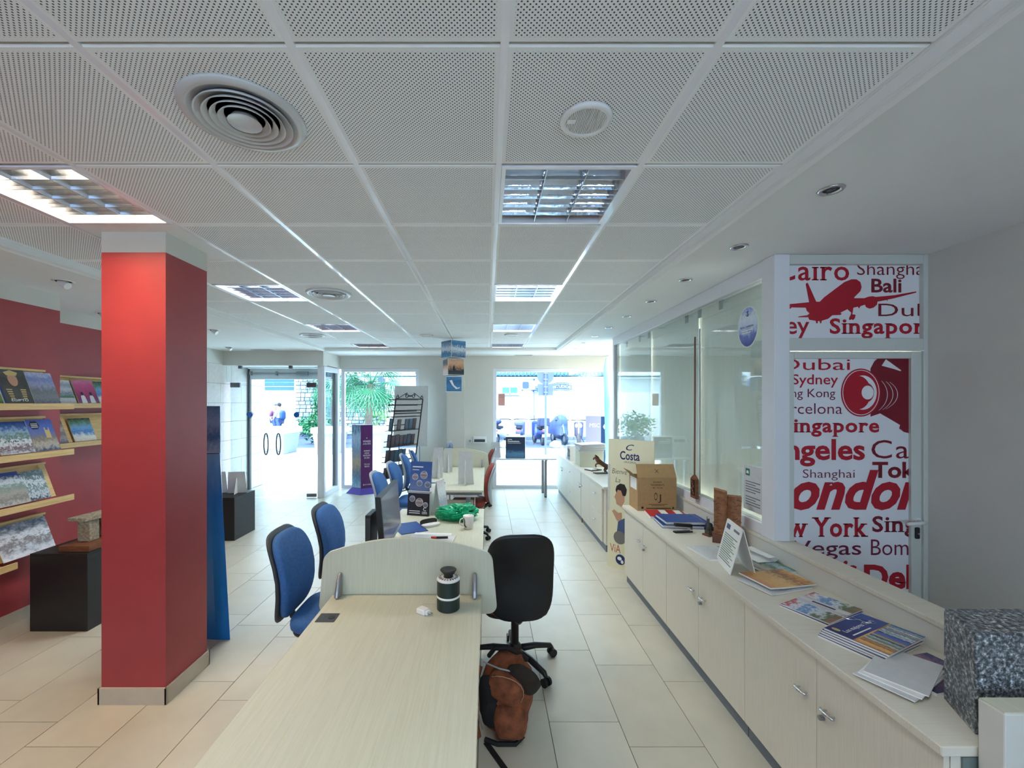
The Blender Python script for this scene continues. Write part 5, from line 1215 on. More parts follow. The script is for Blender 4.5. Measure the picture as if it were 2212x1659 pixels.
# tent sign
mat('sign_print', (120, 150, 120), 0.6)
ts = tent('tent_sign', 'white folded tent sign with printed table on the worktop', (1.525, 2.61, WZ), R(78), 0.26, 0.27, 0.07, 'paper_white', 'paper_white')
Mts = None
for s_ in (1,):
    base = Vector((.135, .0702, 0)); M_ = plane_M((.135, .0702, 0), (-1, 0, 0), (0, -.067, .27))
    for k in range(13):
        z = .035+.013*k; flat([(.03, z), (.24-(k % 3)*.03, z), (.24-(k % 3)*.03, z+.006), (.03, z+.006)], 'sign_print' if k % 4 else 'ink_grey', ts, M_, .0006, 'printed_line')
    flat([(.03, .225), (.09, .225), (.09, .255), (.03, .255)], 'ink_navy', ts, M_, .0006, 'printed_mark'); flat([(.15, .235), (.24, .235), (.24, .25), (.15, .25)], 'ink_grey', ts, M_, .0006, 'printed_line')
# magazines
def mag(label, x, y, z, rz, w, h, t, cv, title=None, curl=0.0, group=None, ink='title_white'):
    o = thing('magazine', label, 'magazine', (x, y, z), R(rz), group)
    c = lambda X, Y, Z: (X, Y, Z+curl*max(0, -Y/h-0.1)**2*4)
    n = 6; 
    for nm, m_, z0, z1 in (('pages', 'paper_white', 0, t), ('cover', cv, t, t+.0008)):
        rr = [[(-w/2, -h/2+h*i/n, z0), (w/2, -h/2+h*i/n, z0), (w/2, -h/2+h*i/n, z1), (-w/2, -h/2+h*i/n, z1)] for i in range(n+1)]
        mm = MB().rings(rr); mm.map(c); mm.build(nm, m_, o)
    if title: lettering(title, ink, o, Matrix.Translation((0, 0, t+.0014)), -w*.42, w*.1, h*.22, h*.075, .012)
    return o
n1_ = mag('open newspaper with a photo beside the tent sign', 1.58, 2.86, WZ, -84, .26, .34, .012, 'cv_news')
flat([(-.1, .03), (-.03, .03), (-.03, .1), (-.1, .1)], 'cv_city', n1_, Matrix.Translation((0, 0, .0135)), 0, 'printed_photo')
ro = thing('rolled_paper', 'white half rolled paper lying on the newspaper by the tent sign', 'paper', (1.745, 2.755, WZ+.013), R(8))
MB().rings([[(-.07+.0*i, -.1, .004), (-.07, .1, .004), (-.07, .1, .0055), (-.07, -.1, .0055)], [(.05, -.1, .004), (.05, .1, .004), (.05, .1, .0055), (.05, -.1, .0055)], [(.075, -.1, .018), (.075, .1, .018), (.074, .1, .0195), (.074, -.1, .0195)], [(.05, -.1, .034), (.05, .1, .034), (.05, .1, .0325), (.05, -.1, .0325)], [(.0, -.1, .03), (.0, .1, .03), (.0, .1, .0285), (.0, -.1, .0285)]]).build('sheet', 'paper_white', ro)
MB().box(-.06, .03, -.09, .09, 0, .004).build('under_sheet', 'paper_grey', ro)
mag('green map brochure under the low wall ledge', 1.725, 2.60, WZ, -80, .19, .21, .012, 'cv_green', curl=.01)
mag('folded white flyer under the orange magazine', 1.60, 2.37, WZ, -72, .21, .30, .006, 'cv_news', curl=.006)
mag('orange animal magazine on top of the white flyer', 1.635, 2.40, WZ+.013, -78, .215, .30, .008, 'cv_orange', curl=.008)
mag('lower travel magazine beneath the flower cover', 1.635, 2.08, WZ, -66, .21, .297, .006, 'cv_navy')
fl_ = mag('magazine with red flowers and blue water on its cover', 1.64, 2.085, WZ+.0075, -64, .21, .297, .005, 'cv_flower')
flat([(-.105, -.02), (.105, -.03), (.105, .05), (-.105, .05)], 'cv_news', fl_, Matrix.Translation((0, 0, .0064)), .0002, 'title_panel'); flat([(-.05, .015), (.05, .015), (.05, .03), (-.05, .03)], 'ink_navy', fl_, Matrix.Translation((0, 0, .0064)), .0005, 'printed_line')
for k in range(4): mag('thick catalogue stacked under the blue circuits catalogue', 1.615+.006*k, 1.80+.004*(k % 2), WZ+.0082*k, -66+1.5*(k % 2), .22, .30, .0072, 'cv_navy' if k != 2 else 'cv_night', group='catalogue stack on the worktop')
bt = mag('blue circuits catalogue with landscape strips, topmost of its stack', 1.64, 1.80, WZ+.033, -65, .22, .30, .007, 'cv_navy')
Mbt = Matrix.Translation((0, 0, .0082)); rb = lambda a, b, c, d: [(a, b), (c, b), (c, d), (a, d)]
for k, cn in enumerate(('cv_orange', 'cv_green', 'cv_castle', 'cv_falls', 'cv_coast')): flat(rb(.0, -.15+.06*k, .11, -.093+.06*k), cn, bt, Mbt, .0003, 'landscape_strip')
flat(rb(-.006, -.15, .0, .15), 'cv_orange', bt, Mbt, .0004, 'orange_strip')
Mv = Mbt @ Matrix.Rotation(R(90), 4, 'Z'); lettering('Los mejores Tours', 'title_white', bt, Mv, -.11, .11, .045, .018, .012, lift=.0005); flat([(-.11, .02), (.03, .02), (.03, .026), (-.11, .026)], 'title_white', bt, Mv, .0005, 'printed_line')
flat(ell(-.08, -.12, .016, .012, 12), 'title_gold', bt, Mbt, .0004, 'printed_mark')
gl_ = thing('reading_glasses', 'folded rimless glasses lying on the blue catalogue', 'glasses', (1.66, 1.90, WZ+.0435), R(-30))
for s_ in (-1, 1): MB().tube([(s_*.033+.026*math.cos(a), .016*math.sin(a), 0) for a in [2*PI*i/16 for i in range(16)]], .0013, 5, True).build('lens_rim', 'chrome', gl_)
MB().tube([(-.008, 0, 0), (.008, 0, 0)], .0013, 5).build('bridge', 'chrome', gl_)
for k in range(3): mag(('lowest', 'middle', 'topmost')[k]+' white leaflet fanned out in front of the granite block', 1.515+.02*k, 1.56+.012*k, WZ+.0115+.0042*k, -62+4*k, .17, .28, .003, ('cv_news', 'paper_white', 'paper_grey')[k], group='white leaflets near the granite block')
mag('night city magazine tucked against the granite block', 1.66, 1.585, WZ, -78, .19, .26, .010, 'cv_night')

# ================================================================ cruise display, far worktop things
cp = mat('costa_cream', (226, 222, 190), 0.6)
cd = thing('cruise_display', 'cream cardboard cruise display standing between the cabinets', 'display', (1.30, 4.60, 0), math.atan2(-.68, .733))
MB().box(0, .5, 0, .012, 0, 1.375).map(lambda x, y, z: (x, y+z*.02, z)).build('panel', 'costa_cream', cd)
MB().box(.01, .49, .012, .03, 0, .1).build('rear_fold', 'cardboard', cd)
MB().prism([(.0, .012), (.06, .25), (.07, .25), (.02, .012)], 0, 1.1).build('side_wing', 'paper_grey', cd)
Mcd = plane_M((0, -.001, 0), (1, 0, 0), (0, .02, 1))
mat('costa_blue', (30, 46, 100), 0.5); mat('script_dark', (60, 56, 50), 0.6); mat('via_orange', (190, 90, 60), 0.6); mat('hair_print', (36, 28, 26), 0.6); mat('shirt_print', (70, 90, 130), 0.6); mat('grey_print', (120, 116, 112), 0.6)
lettering('Costa', 'costa_blue', cd, Mcd, .135, .35, 1.165, .085, .018); lettering('CRUCEROS', 'costa_blue', cd, Mcd, .18, .31, 1.13, .018, 0)
lettering('C', 'costa_blue', cd, Mcd, .2, .29, 1.265, .06, .005, .4)
lettering('Bienve', 'script_dark', cd, Mcd, .045, .215, 1.005, .055, -.01, .25); lettering('La', 'script_dark', cd, Mcd, .085, .14, .915, .05, -.01, .25)
lettering('ViA', 'via_orange', cd, Mcd, .03, .15, .165, .085, .0)
flat(ell(.15, .1, .055, .055, 20), 'costa_blue', cd, Mcd, .001, 'printed_globe'); flat(ell(.14, .11, .025, .02, 10), 'paper_white', cd, Mcd, .002, 'printed_land'); flat(ell(.17, .08, .016, .02, 10), 'paper_white', cd, Mcd, .002, 'printed_land')
flat([(.1, .68), (.16, .66), (.19, .72), (.19, .83), (.12, .84), (.09, .79), (.075, .75), (.09, .73)], 'skin_print', cd, Mcd, .001, 'printed_face')
flat([(.1, .80), (.115, .835), (.15, .83), (.17, .78), (.2, .78), (.215, .85), (.19, .9), (.14, .905), (.1, .875), (.088, .83)], 'hair_print', cd, Mcd, .002, 'printed_hair')
flat([(.05, .6), (.075, .62), (.12, .59), (.16, .6), (.16, .53), (.11, .5), (.08, .55)], 'skin_print', cd, Mcd, .002, 'printed_hand')
flat([(.12, .5), (.2, .55), (.22, .66), (.24, .3), (.1, .32)], 'shirt_print', cd, Mcd, .001, 'printed_shirt')
flat(ell(.14, .33, .07, .07, 16), 'grey_print', cd, Mcd, .0015, 'printed_ball')
FZ = 0.77
ab_ = thing('archive_box', 'pale archive box with a pile of papers on top', 'box', (1.60, 6.72, FZ))
MB().box(-.17, .2, -.16, .18, 0, .24).build('box', mat('archive_pale', (206, 208, 190), 0.7), ab_, bevel=.003)
for k in range(5):
    pp = thing('newspaper', ('newspaper buried in the pile on the archive box' if k < 4 else 'topmost curled newspaper of the pile on the archive box'), 'newspaper', (1.615+.006*(k % 2), 6.73, FZ+.2405+.021*k), R(-4+3*k), group='newspapers on the archive box')
    MB().box(-.19, .2, -.17, .17, 0, .0195).map(lambda x, y, z: (x, y, z+.02*max(0, x-.08)*k*1.5)).build('pages', 'paper_grey', pp, bevel=.004); MB().box(-.185, .195, -.165, .165, .0195, .0202).map(lambda x, y, z: (x, y, z+.02*max(0, x-.08)*k*1.5)).build('front_page', 'cv_news', pp)
fx = thing('file_rack', 'white desk file rack with leaning binders behind the archive box', 'file rack', (1.50, 7.2, FZ))
MB().box(-.1, .12, -.02, .0, 0, .26).build('side', 'white_plastic', fx); MB().box(-.1, .12, .22, .24, 0, .22).build('side', 'white_plastic', fx); MB().box(-.1, .12, 0, .22, 0, .01).build('floor', 'white_plastic', fx)
for z in (.07, .14, .2): MB().box(-.1, .1, 0.0, .22, z, z+.008).build('shelf', 'dark_grey_plastic', fx)
for k in range(3):
    bd = thing('binder', 'pale binder leaning on the desk file rack', 'binder', (1.5, 7.47+.055*k, FZ), group='binders by the file rack'); MB().box(-.1, .12, 0, .04, 0, .24).map(lambda x, y, z: (x, y-z*.08, z)).build('cover', 'cv_white', bd); MB().box(-.098, .118, .004, .036, .002, .236).map(lambda x, y, z: (x+.004, y-z*.08, z)).build('papers', 'paper_white', bd)
# horse figurine
hr = thing('horse_figurine', 'rearing brown horse figurine on the far worktop', 'figurine', (1.62, 5.98, FZ), R(190))
hm = mat('horse_brown', (112, 66, 42), 0.45, var=0.2, vscale=25)
def skin(name, m_, parent, pts, edges, rad, sub=2, root=0):
    me = bpy.data.meshes.new(name); me.from_pydata(pts, edges, []); o = mkobj(name, me, m_, parent)
    sk = o.modifiers.new('skin', 'SKIN'); 
    if not me.skin_vertices: me.attributes  # layer is made with the modifier
    for i, v in enumerate(me.skin_vertices[0].data): v.radius = (rad[i], rad[i]) if not isinstance(rad[i], tuple) else rad[i]; v.use_root = (i == root)
    ss = o.modifiers.new('sub', 'SUBSURF'); ss.levels = sub; ss.render_levels = sub
    me.shade_smooth(); return o
def ensure_skin(): pass
pts = [(-.055, 0, .105), (.0, 0, .135), (.055, 0, .165), (.085, 0, .205), (.105, 0, .235), (.14, 0, .195), (.065, .022, .145), (.11, .024, .135), (.105, .024, .095), (.06, -.022, .14), (.095, -.024, .115), (.08, -.024, .08), (-.06, .024, .07), (-.035, .024, .045), (-.055, .024, .012), (-.06, -.024, .07), (-.035, -.024, .045), (-.055, -.024, .012), (-.09, 0, .11), (-.12, 0, .06)]
edg = [(0, 1), (1, 2), (2, 3), (3, 4), (4, 5), (2, 6), (6, 7), (7, 8), (2, 9), (9, 10), (10, 11), (0, 12), (12, 13), (13, 14), (0, 15), (15, 16), (16, 17), (0, 18), (18, 19)]
rad = [.036, .033, .036, .026, .02, .012, .014, .009, .008, .014, .009, .008, .018, .01, .011, .018, .01, .011, .009, .007]
HORSE = ('body', hm, hr, pts, edg, rad)
MB().prism([(-.12, -.05), (.12, -.05), (.12, .05), (-.12, .05)], 0, .01).build('base', mat('base_dark', (50, 34, 28), 0.5), hr, bevel=.003)
MB().prism([(.03, .19), (.06, .235), (.095, .262), (.115, .26), (.085, .225), (.05, .185)], -.006, .006, 'xz').build('mane', 'base_dark', hr)
bk_ = thing('open_book', 'dark open book lying under the horse figurine', 'book', (1.56, 6.26, FZ), R(30)); MB().box(-.1, .1, -.08, .08, 0, .012).build('cover', 'black_plastic', bk_, bevel=.002); MB().box(-.095, .0, -.075, .075, .012, .026).map(lambda x, y, z: (x, y, z+.02*max(0, -x))).build('pages', 'paper_white', bk_)
ph = thing('desk_photo', 'small grey framed photo near the end of the far worktop', 'framed photo', (1.62, 5.36, FZ), R(-40))
MB().box(-.07, .07, 0, .012, 0, .18).map(lambda x, y, z: (x, y+z*.25, z)).build('frame', 'dark_grey_plastic', ph); MB().box(-.06, .06, -.001, 0, .012, .168).map(lambda x, y, z: (x, y+z*.25, z)).build('photo', 'cv_plane', ph); MB().prism([(.012, 0), (.05, .1), (.1, 0)], -.004, .004, 'yz').build('stand', 'dark_grey_plastic', ph)
for k in range(2):
    ac = thing('acrylic_holder', ('clear blue leaflet holder by the framed photo', 'clear blue leaflet holder by the horse figurine')[k], 'leaflet holder', (1.74, 5.55+.18*k, FZ), R(-60))
    MB().box(-.08, .08, 0, .004, 0, .24).map(lambda x, y, z: (x, y+z*.2, z)).build('back', 'banner_blue', ac); MB().box(-.08, .08, -.03, -.027, 0, .12).map(lambda x, y, z: (x, y+z*.2, z)).build('pocket', 'box_side', ac)

# ================================================================ backpack
bpk = mat('suede_brown', (128, 72, 44), 0.9, var=0.45, vscale=22, bump=0.6, bscale=120); mat('lining_black', (14, 14, 15), 0.8); mat('dark_canvas', (46, 36, 28), 0.9, var=0.2, vscale=40, bump=0.5, bscale=200)
bp_ = thing('backpack', 'slumped brown suede backpack on the floor beside the first desk', 'backpack', (0.10, 2.33, 0), R(-18))
def slump(x, y, z):
    p = Vector((x*3, y*3, z*3)); d = 1+0.09*nz.noise(p*1.7)+0.04*nz.noise(p*4)
    return (x*d*(1-.12*z)+.05*z*z, y*d, (z+1)*.5)
m = MB(); rr = []
for j in range(15):
    t_ = j/14; z = t_*.40
    s_ = (.88+.28*math.sin(PI*min(1, t_*1.1)))*(1 if t_ < .8 else 1-(t_-.8)*2.2)
    ring = []
    for a, b in superell(.25*s_, .17*s_, 3, 28):
        p = Vector((a*8, b*8, z*8)); d = 1+.07*nz.noise(p*.8)+.05*nz.noise(p*2.1)
        ring.append((a*d+.03*t_*t_, b*d-.03*math.sin(PI*t_), z+.004))
    rr.append(ring)
MB().rings(rr).build('body', bpk, bp_, smooth=True)
def bag_pad(name, m_, x, z, w, h, t, y, bulge=.03, tilt=0.0, wob=.06, p=3.2):
    def fn(a, b, c):
        a2 = a*math.cos(tilt)-b*math.sin(tilt); b2 = a*math.sin(tilt)+b*math.cos(tilt); q = Vector((a2*14, b2*14, x*30))
        return (x+a2*(1+wob*nz.noise(q)), y-c-.018*nz.noise(q*1.3)+.35*a2*a2, z+b2*(1+wob*nz.noise(q+Vector((4, 0, 0)))))
    m = cushion(superell(w, h, p, 36), t, bulge, fn); m.f = [f[::-1] for f in m.f]; return m.build(name, m_, bp_, smooth=True)
bag_pad('lower_pocket', bpk, .055, .115, .17, .17, .06, -.115, .035, .1)
bag_pad('upper_pocket', bpk, .03, .275, .20, .16, .05, -.105, .03, -.25)
bag_pad('black_panel', 'lining_black', -.055, .19, .11, .27, .03, -.115, .012, .12)
bag_pad('flap', 'dark_canvas', .12, .335, .19, .13, .02, -.10, .012, -.45, .12, 2.6)
def seam(pts): MB().tube(pts, .0022, 5).build('seam', mat('thread', (176, 140, 110), .8), bp_, smooth=True)
seam([(.14*math.cos(a)*.72+.03, -.155+.03*math.cos(a)**2, .275+.085*math.sin(a)) for a in [R(-30+20*i) for i in range(9)]])
seam([(-.115, -.13, .34), (-.105, -.15, .24), (-.1, -.155, .14), (-.085, -.15, .06)])
MB().tube([(-.13, -.06, .33), (-.145, -.13, .25), (-.14, -.15, .14), (-.12, -.15, .05), (-.1, -.16, .02)], [.018, .024, .024, .02, .014], 8).build('shoulder_strap', bpk, bp_, smooth=True)
MB().obox((.01, -.225, .006), (.19, .028, .004), Matrix.Rotation(R(-42), 3, 'Z')).build('strap_end', 'lining_black', bp_)
MB().tube([(-.07, -.15, .012), (0, -.16, .012), (.09, -.13, .012), (.12, -.1, .03), (.08, -.09, .06)], .012, 6).build('bottom_strap', 'lining_black', bp_)
MB().tube([(-.09, -.02, .37), (-.05, -.04, .43), (.02, -.03, .44), (.08, 0, .40), (.12, .01, .37)], .013, 8).build('top_handle', 'lining_black', bp_, smooth=True)
MB().tube([(-.1, -.09, .375), (0, -.115, .372), (.09, -.1, .36)], .004, 6).build('zip', 'grey_plastic', bp_)
skin(*HORSE)
# ================================================================ the street outside
mat('paving', (225, 224, 220), 0.8, var=0.05, vscale=1.2, bump=0.2, bscale=30)
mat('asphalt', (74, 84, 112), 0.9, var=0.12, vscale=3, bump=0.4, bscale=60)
mat('render_white', (238, 240, 238), 0.85, var=0.02, vscale=1)
struct(box('pavement', 'paving', (-45, 40, YW+0.0, 16.6, -0.14, -0.012)), 'bright pavement outside the shop windows')
struct(box('road', 'asphalt', (-45, 40, 16.6, 30, -0.2, -0.03)), 'grey road where the scooters are parked')
kb = thing('kerb', 'low stone kerb in front of the studio building', 'kerb', (3, 20.6, -0.03))
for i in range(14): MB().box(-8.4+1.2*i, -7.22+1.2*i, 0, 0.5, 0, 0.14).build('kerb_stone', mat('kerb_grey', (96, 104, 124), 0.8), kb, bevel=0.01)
# studio building
BY = 21.6
sb = thing('studio_building', 'white single storey building with tiled eaves across the road', 'building', (0, BY, 0))
box('wall', 'render_white', (-5.2, 16, 0, 4, -0.03, 3.25), sb)
roof_m = mat('roof_tile', (44, 88, 104), 0.7, var=0.25, vscale=6)
rm = MB(); n = 8
rr = [[(0.085*math.cos(PI*k/n), y, 0.085*math.sin(PI*k/n)+0.5*(y+0.45)) for k in range(n+1)] + [(0.06*math.cos(PI*k/n), y, 0.06*math.sin(PI*k/n)+0.5*(y+0.45)) for k in range(n, -1, -1)] for y in (-0.45, 0.6)]
rm.rings(rr); rme = bpy.data.meshes.new('roof_tile'); rme.from_pydata(rm.v, [], rm.f); rme.materials.append(roof_m)
for i in range(78): mkobj('roof_tile', rme, roof_m, sb, loc=(-1.0+0.19*i, 0.0, 3.08))
box('eave_board', 'render_white', (-5.2, 16, -0.35, 0.0, 2.98, 3.06), sb); box('roof_slab', mat('roof_dark', (34, 66, 80), 0.8), (-5.2, 16, -0.4, 4, 3.06, 3.12), sb)
pale = mat('pale_pane', (92, 150, 152), 0.25); 
for x0, x1, z0, z1 in ((.72, 1.55, 2.2, 2.58), (4.5, 5.65, 2.2, 2.58)):
    f = MB(); frame_rect(f, x0, x1, z0, z1, -0.04, 0.0, 0.04); f.box((x0+x1)/2-.025, (x0+x1)/2+.025, -.04, 0, z0, z1); w_ = f.build('window', 'white_alu', sb)
    box('pane', 'pale_pane', (x0+.04, x1-.04, -.015, -.005, z0+.04, z1-.04), w_); box('sill', 'kerb_grey', (x0-.12, x1+.12, -.08, 0, z0-.1, z0-.05), sb)
for x0, x1 in ((1.55, 2.3), (3.3, 4.35), (5.0, 6.1)):
    d_ = MB().box(x0, x1, -.03, 0, 0, 2.02).build('door', mat('pale_door', (150, 190, 190), 0.6), sb); MB().box(x0+.08, x1-.08, -.04, -.03, .15, 1.0).build('door_panel', 'render_white', d_); MB().cyl((x1-.1, -.08, 1.0), (x1-.1, -.03, 1.0), .02, n=8).build('knob', 'grey_alu', d_)
MB().cyl((2.37, -.06, 0), (2.37, -.06, 3.0), .03, n=8).build('drain_pipe', 'kerb_grey', sb)
ac = thing('air_conditioner', 'white outdoor air conditioner unit on the studio wall', 'air conditioner', (2.02, BY-.16, 2.42))
MB().box(-.36, .36, -.15, .15, 0, .46).build('case', 'white_plastic', ac, bevel=.02); MB().prism(superell(.34, .36, 4, 24), -.165, -.15, 'xz').map(lambda x, y, z: (x-.1, y, z+.23)).build('fan_grille', mat('fan_grey', (64, 80, 116), .6), ac)
for s_ in (-.25, .25): MB().box(s_-.02, s_+.02, -.14, .16, -.05, 0).build('bracket', 'kerb_grey', ac)
sg = thing('wave_sign', 'blue wave shaped sign reading estudios on the studio wall', 'sign', (3.3, BY-.05, 2.5))
mat('sign_blue', (52, 84, 168), .5)
wv = lambda x: .1*math.sin((x+.2)*2.4)
def ribbon(z0, z1, m_, y, nm, xa=-1.0, xb=1.0, n=24):
    rr = [[(xa+(xb-xa)*i/n, y, z0+wv(xa+(xb-xa)*i/n)), (xa+(xb-xa)*i/n, y-.012, z0+wv(xa+(xb-xa)*i/n)), (xa+(xb-xa)*i/n, y-.012, z1+wv(xa+(xb-xa)*i/n)), (xa+(xb-xa)*i/n, y, z1+wv(xa+(xb-xa)*i/n))] for i in range(n+1)]
    MB().rings(rr).build(nm, m_, sg)
ribbon(-.12, .12, 'sign_blue', 0, 'band'); ribbon(.16, .19, 'sign_blue', 0, 'stripe'); ribbon(-.19, -.16, 'sign_blue', 0, 'stripe')
lt = lettering('ESTUDIOS', 'title_white', sg, Matrix.Identity(4), .02, .92, -.07, .14, .02)
for v in lt.data.vertices: x, y, z = v.co; v.co = (x, -.016, y+wv(x))
lt2 = lettering('C', 'title_white', sg, Matrix.Identity(4), -.95, -.8, -.07, .14, .02)
for v in lt2.data.vertices: x, y, z = v.co; v.co = (x, -.016, y+wv(x))
# road signs seen from behind
ts_ = thing('road_sign', 'pole with the grey backs of a round and a square road sign', 'road sign', (1.92, 14.0, -.012))
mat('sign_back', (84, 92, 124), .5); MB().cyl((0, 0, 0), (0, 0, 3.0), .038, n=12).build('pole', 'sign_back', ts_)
MB().cyl((0, .05, 2.66), (0, .06, 2.66), .27, n=32).build('round_sign', 'sign_back', ts_); MB().box(-.26, .26, .05, .06, 2.02, 2.40).build('square_sign', 'sign_back', ts_, bevel=.02)
for z in (2.55, 2.75, 2.12, 2.3): MB().box(-.06, .06, -.045, .05, z-.012, z+.012).build('clamp', 'grey_alu', ts_)

# scooters
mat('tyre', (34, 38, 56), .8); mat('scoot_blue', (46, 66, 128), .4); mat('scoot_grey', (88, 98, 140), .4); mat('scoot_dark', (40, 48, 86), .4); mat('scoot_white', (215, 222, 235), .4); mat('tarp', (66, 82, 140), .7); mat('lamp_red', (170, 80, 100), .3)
def scooter(label, loc, rz, paint, case=None, tarp=False, front=False, lean=0):
    t = thing('scooter', label, 'scooter', loc, rz); 
    for x in (-.58, .62):
        wh = MB(); wh.tube([(x+.2*math.cos(a), 0, .25+.2*math.sin(a)) for a in [2*PI*i/20 for i in range(20)]], .055, 8, True).build('wheel', 'tyre', t, smooth=True)
        MB().cyl((x, -.03, .25), (x, .03, .25), .13, n=14).build('hub', 'grey_alu', t)
    MB().tube([(-.62, 0, .56), (-.3, 0, .52), (-.05, 0, .36), (.25, 0, .34), (.36, 0, .48), (.42, 0, .85)], [.1, .17, .15, .14, .13, .09], 12).build('body', paint, t, smooth=True)
    cushion(superell(.62, .28, 3, 24), .1, .03, lambda a, b, c: (a-.32, b, .73+c)).build('seat', 'tyre', t, smooth=True)
    MB().add([(.4, -.2, .35), (.4, .2, .35), (.36, .22, .95), (.36, -.22, .95), (.48, -.1, .35), (.48, .1, .35), (.44, .12, 1.0), (.44, -.12, 1.0)], [(0, 1, 2, 3), (7, 6, 5, 4), (0, 3, 7, 4), (1, 5, 6, 2), (3, 2, 6, 7), (0, 4, 5, 1)]).build('leg_shield', paint, t, bevel=.03)
    MB().tube([(.62, 0, .25), (.5, 0, .7), (.42, 0, 1.0)], .035, 8).build('fork', 'grey_alu', t)
    MB().tube([(.36, -.32, 1.04), (.42, -.12, 1.06), (.42, .12, 1.06), (.36, .32, 1.04)], .022, 8).build('handlebar', 'tyre', t, smooth=True)
    for s_ in (-1, 1):
        MB().tube([(.42, s_*.22, 1.06), (.46, s_*.27, 1.22)], .009, 6).build('mirror_stalk', 'tyre', t); MB().ball((.46, s_*.28, 1.27), (.02, .06, .045), 10, 6).build('mirror', 'scoot_white', t, smooth=True)
        if front: MB().ball((.5, s_*.09, .82), (.03, .06, .09), 10, 6).build('headlamp', 'scoot_white', t, smooth=True)
    MB().box(-.82, -.78, -.09, .09, .36, .48).build('number_plate', 'scoot_white', t); MB().box(-.78, -.72, -.1, .1, .58, .66).build('tail_lamp', 'lamp_red', t, bevel=.02)
    if case == 'oval': MB().ball((-.68, 0, 1.0), (.2, .24, .14), 18, 10).build('top_case', 'scoot_dark', t, smooth=True); MB().box(-.7, -.5, -.05, .05, .74, .9).build('case_mount', 'tyre', t)
    if case == 'box': MB().box(-.9, -.5, -.22, .22, .82, 1.16).build('top_case', 'scoot_dark', t, bevel=.04); MB().box(-.7, -.5, -.05, .05, .72, .83).build('case_mount', 'tyre', t)
    if case == 'pack': MB().box(-.5, -.2, -.2, .2, .8, 1.0).build('luggage', 'scoot_grey', t, bevel=.06)
    if tarp:
        rr = []
        for z, wx, wy in ((.42, 1.3, .62), (.6, 1.2, .66), (.85, 1.05, .7), (1.05, .8, .5), (1.2, .35, .4), (1.27, .2, .1)):
            rr.append([(a*(1+.05*math.sin(9*math.atan2(b, a))) - .05+(.25 if z > 1.0 else 0), b*(1+.05*math.sin(7*math.atan2(b, a))), z) for a, b in superell(wx, wy, 3, 32)])
        MB().rings(rr, False, True).build('tarp', 'tarp', t, smooth=True)
    MB().tube([(-.1, .1, .25), (-.05, .24, .0)], .014, 6).build('side_stand', 'tyre', t)
    t.rotation_euler = (R(lean), 0, rz)
    return t
SY = 18.6; GZ = -.028
scooter('grey scooter with an oval top case parked next to the pink notice', (.62, SY, GZ), R(68), 'scoot_white', 'oval', lean=0)
scooter('dark scooter with luggage on its seat behind the display box', (1.42, SY, GZ), R(80), 'scoot_grey', 'pack')
scooter('dark scooter with a square top case left of the road sign pole', (2.22, SY-.2, GZ), R(100), 'scoot_blue', 'box')
scooter('scooter wrapped in a blue tarpaulin', (3.12, SY, GZ), R(-75), 'scoot_blue', tarp=True)
scooter('dark scooter facing the shop with pale twin headlamps', (4.0, SY-.1, GZ), R(-105), 'scoot_dark', front=True)
for x, lab in ((.72, 'white boulder on the pavement by the oval cased scooter'), (2.72, 'white boulder on the pavement by the road sign pole')):
    bo = thing('boulder', lab, 'stone', (x, 16.9, -.03)); m = MB().ball((0, 0, .12), (.24, .2, .16), 14, 9); m.map(lambda a, b, c: (a*(1+.2*nz.noise(Vector((a*6, b*6, c*6)))), b, max(0, c*(1+.2*nz.noise(Vector((a*5, b*5, c*5))))))); m.build('rock', 'render_white', bo, smooth=True); MB().ball((.2, -.08, .05), (.1, .08, .06), 10, 6).build('chip', 'render_white', bo, smooth=True)
# white building with blue windows to the left
wbd = thing('white_building', 'white building with blue strip windows seen through the entrance doors', 'building', (-17, 24, 0))
box('wall', 'render_white', (-8, 6.3, 0, 4, -.03, 6), wbd)
mat('blue_pane', (46, 92, 162), .2)
for x0, x1 in ((-2.0, 1.5), (1.6, 4.2), (4.35, 6.15)):
    f = MB(); frame_rect(f, x0, x1, 2.4, 3.15, -.05, 0, .06); w_ = f.build('window', 'white_alu', wbd); box('pane', 'blue_pane', (x0+.06, x1-.06, -.02, -.01, 2.46, 3.09), w_); MB().box(x0+.06, x1-.06, -.04, -.02, 2.66, 2.69).build('glazing_bar', 'white_alu', w_)
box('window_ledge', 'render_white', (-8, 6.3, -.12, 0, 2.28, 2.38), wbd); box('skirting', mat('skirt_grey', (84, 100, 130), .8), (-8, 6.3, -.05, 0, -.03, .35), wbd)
MB().cyl((4.27, -.06, 0), (4.27, -.06, 2.3), .02, n=6).build('cable', 'kerb_grey', wbd)
# garden wall of separate stones
swl = thing('garden_wall', 'pale wall of separate irregular stones beside the ivy', 'stone wall', (-10.7, 23.6, -.03))
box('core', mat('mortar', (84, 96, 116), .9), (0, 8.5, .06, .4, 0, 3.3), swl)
rs_ = random.Random(21); stm = [mat('wall_stone_%d' % k, c, .85, var=.1, vscale=8) for k, c in enumerate(((190, 192, 192), (160, 168, 176), (140, 150, 164)))]
z = 0.02
while z < 3.2:
    h = rs_.uniform(.16, .26); x = rs_.uniform(-.1, .0)
    while x < 8.3:
        w = rs_.uniform(.2, .42)
        if x < 4.5 or z < 1.5:
            MB().box(max(x, 0)+.015, x+w-.015, rs_.uniform(-.02, .02), .08, z+.012, z+h-.012).build('wall_stone', rs_.choice(stm), swl, bevel=.025)
        x += w
    z += h
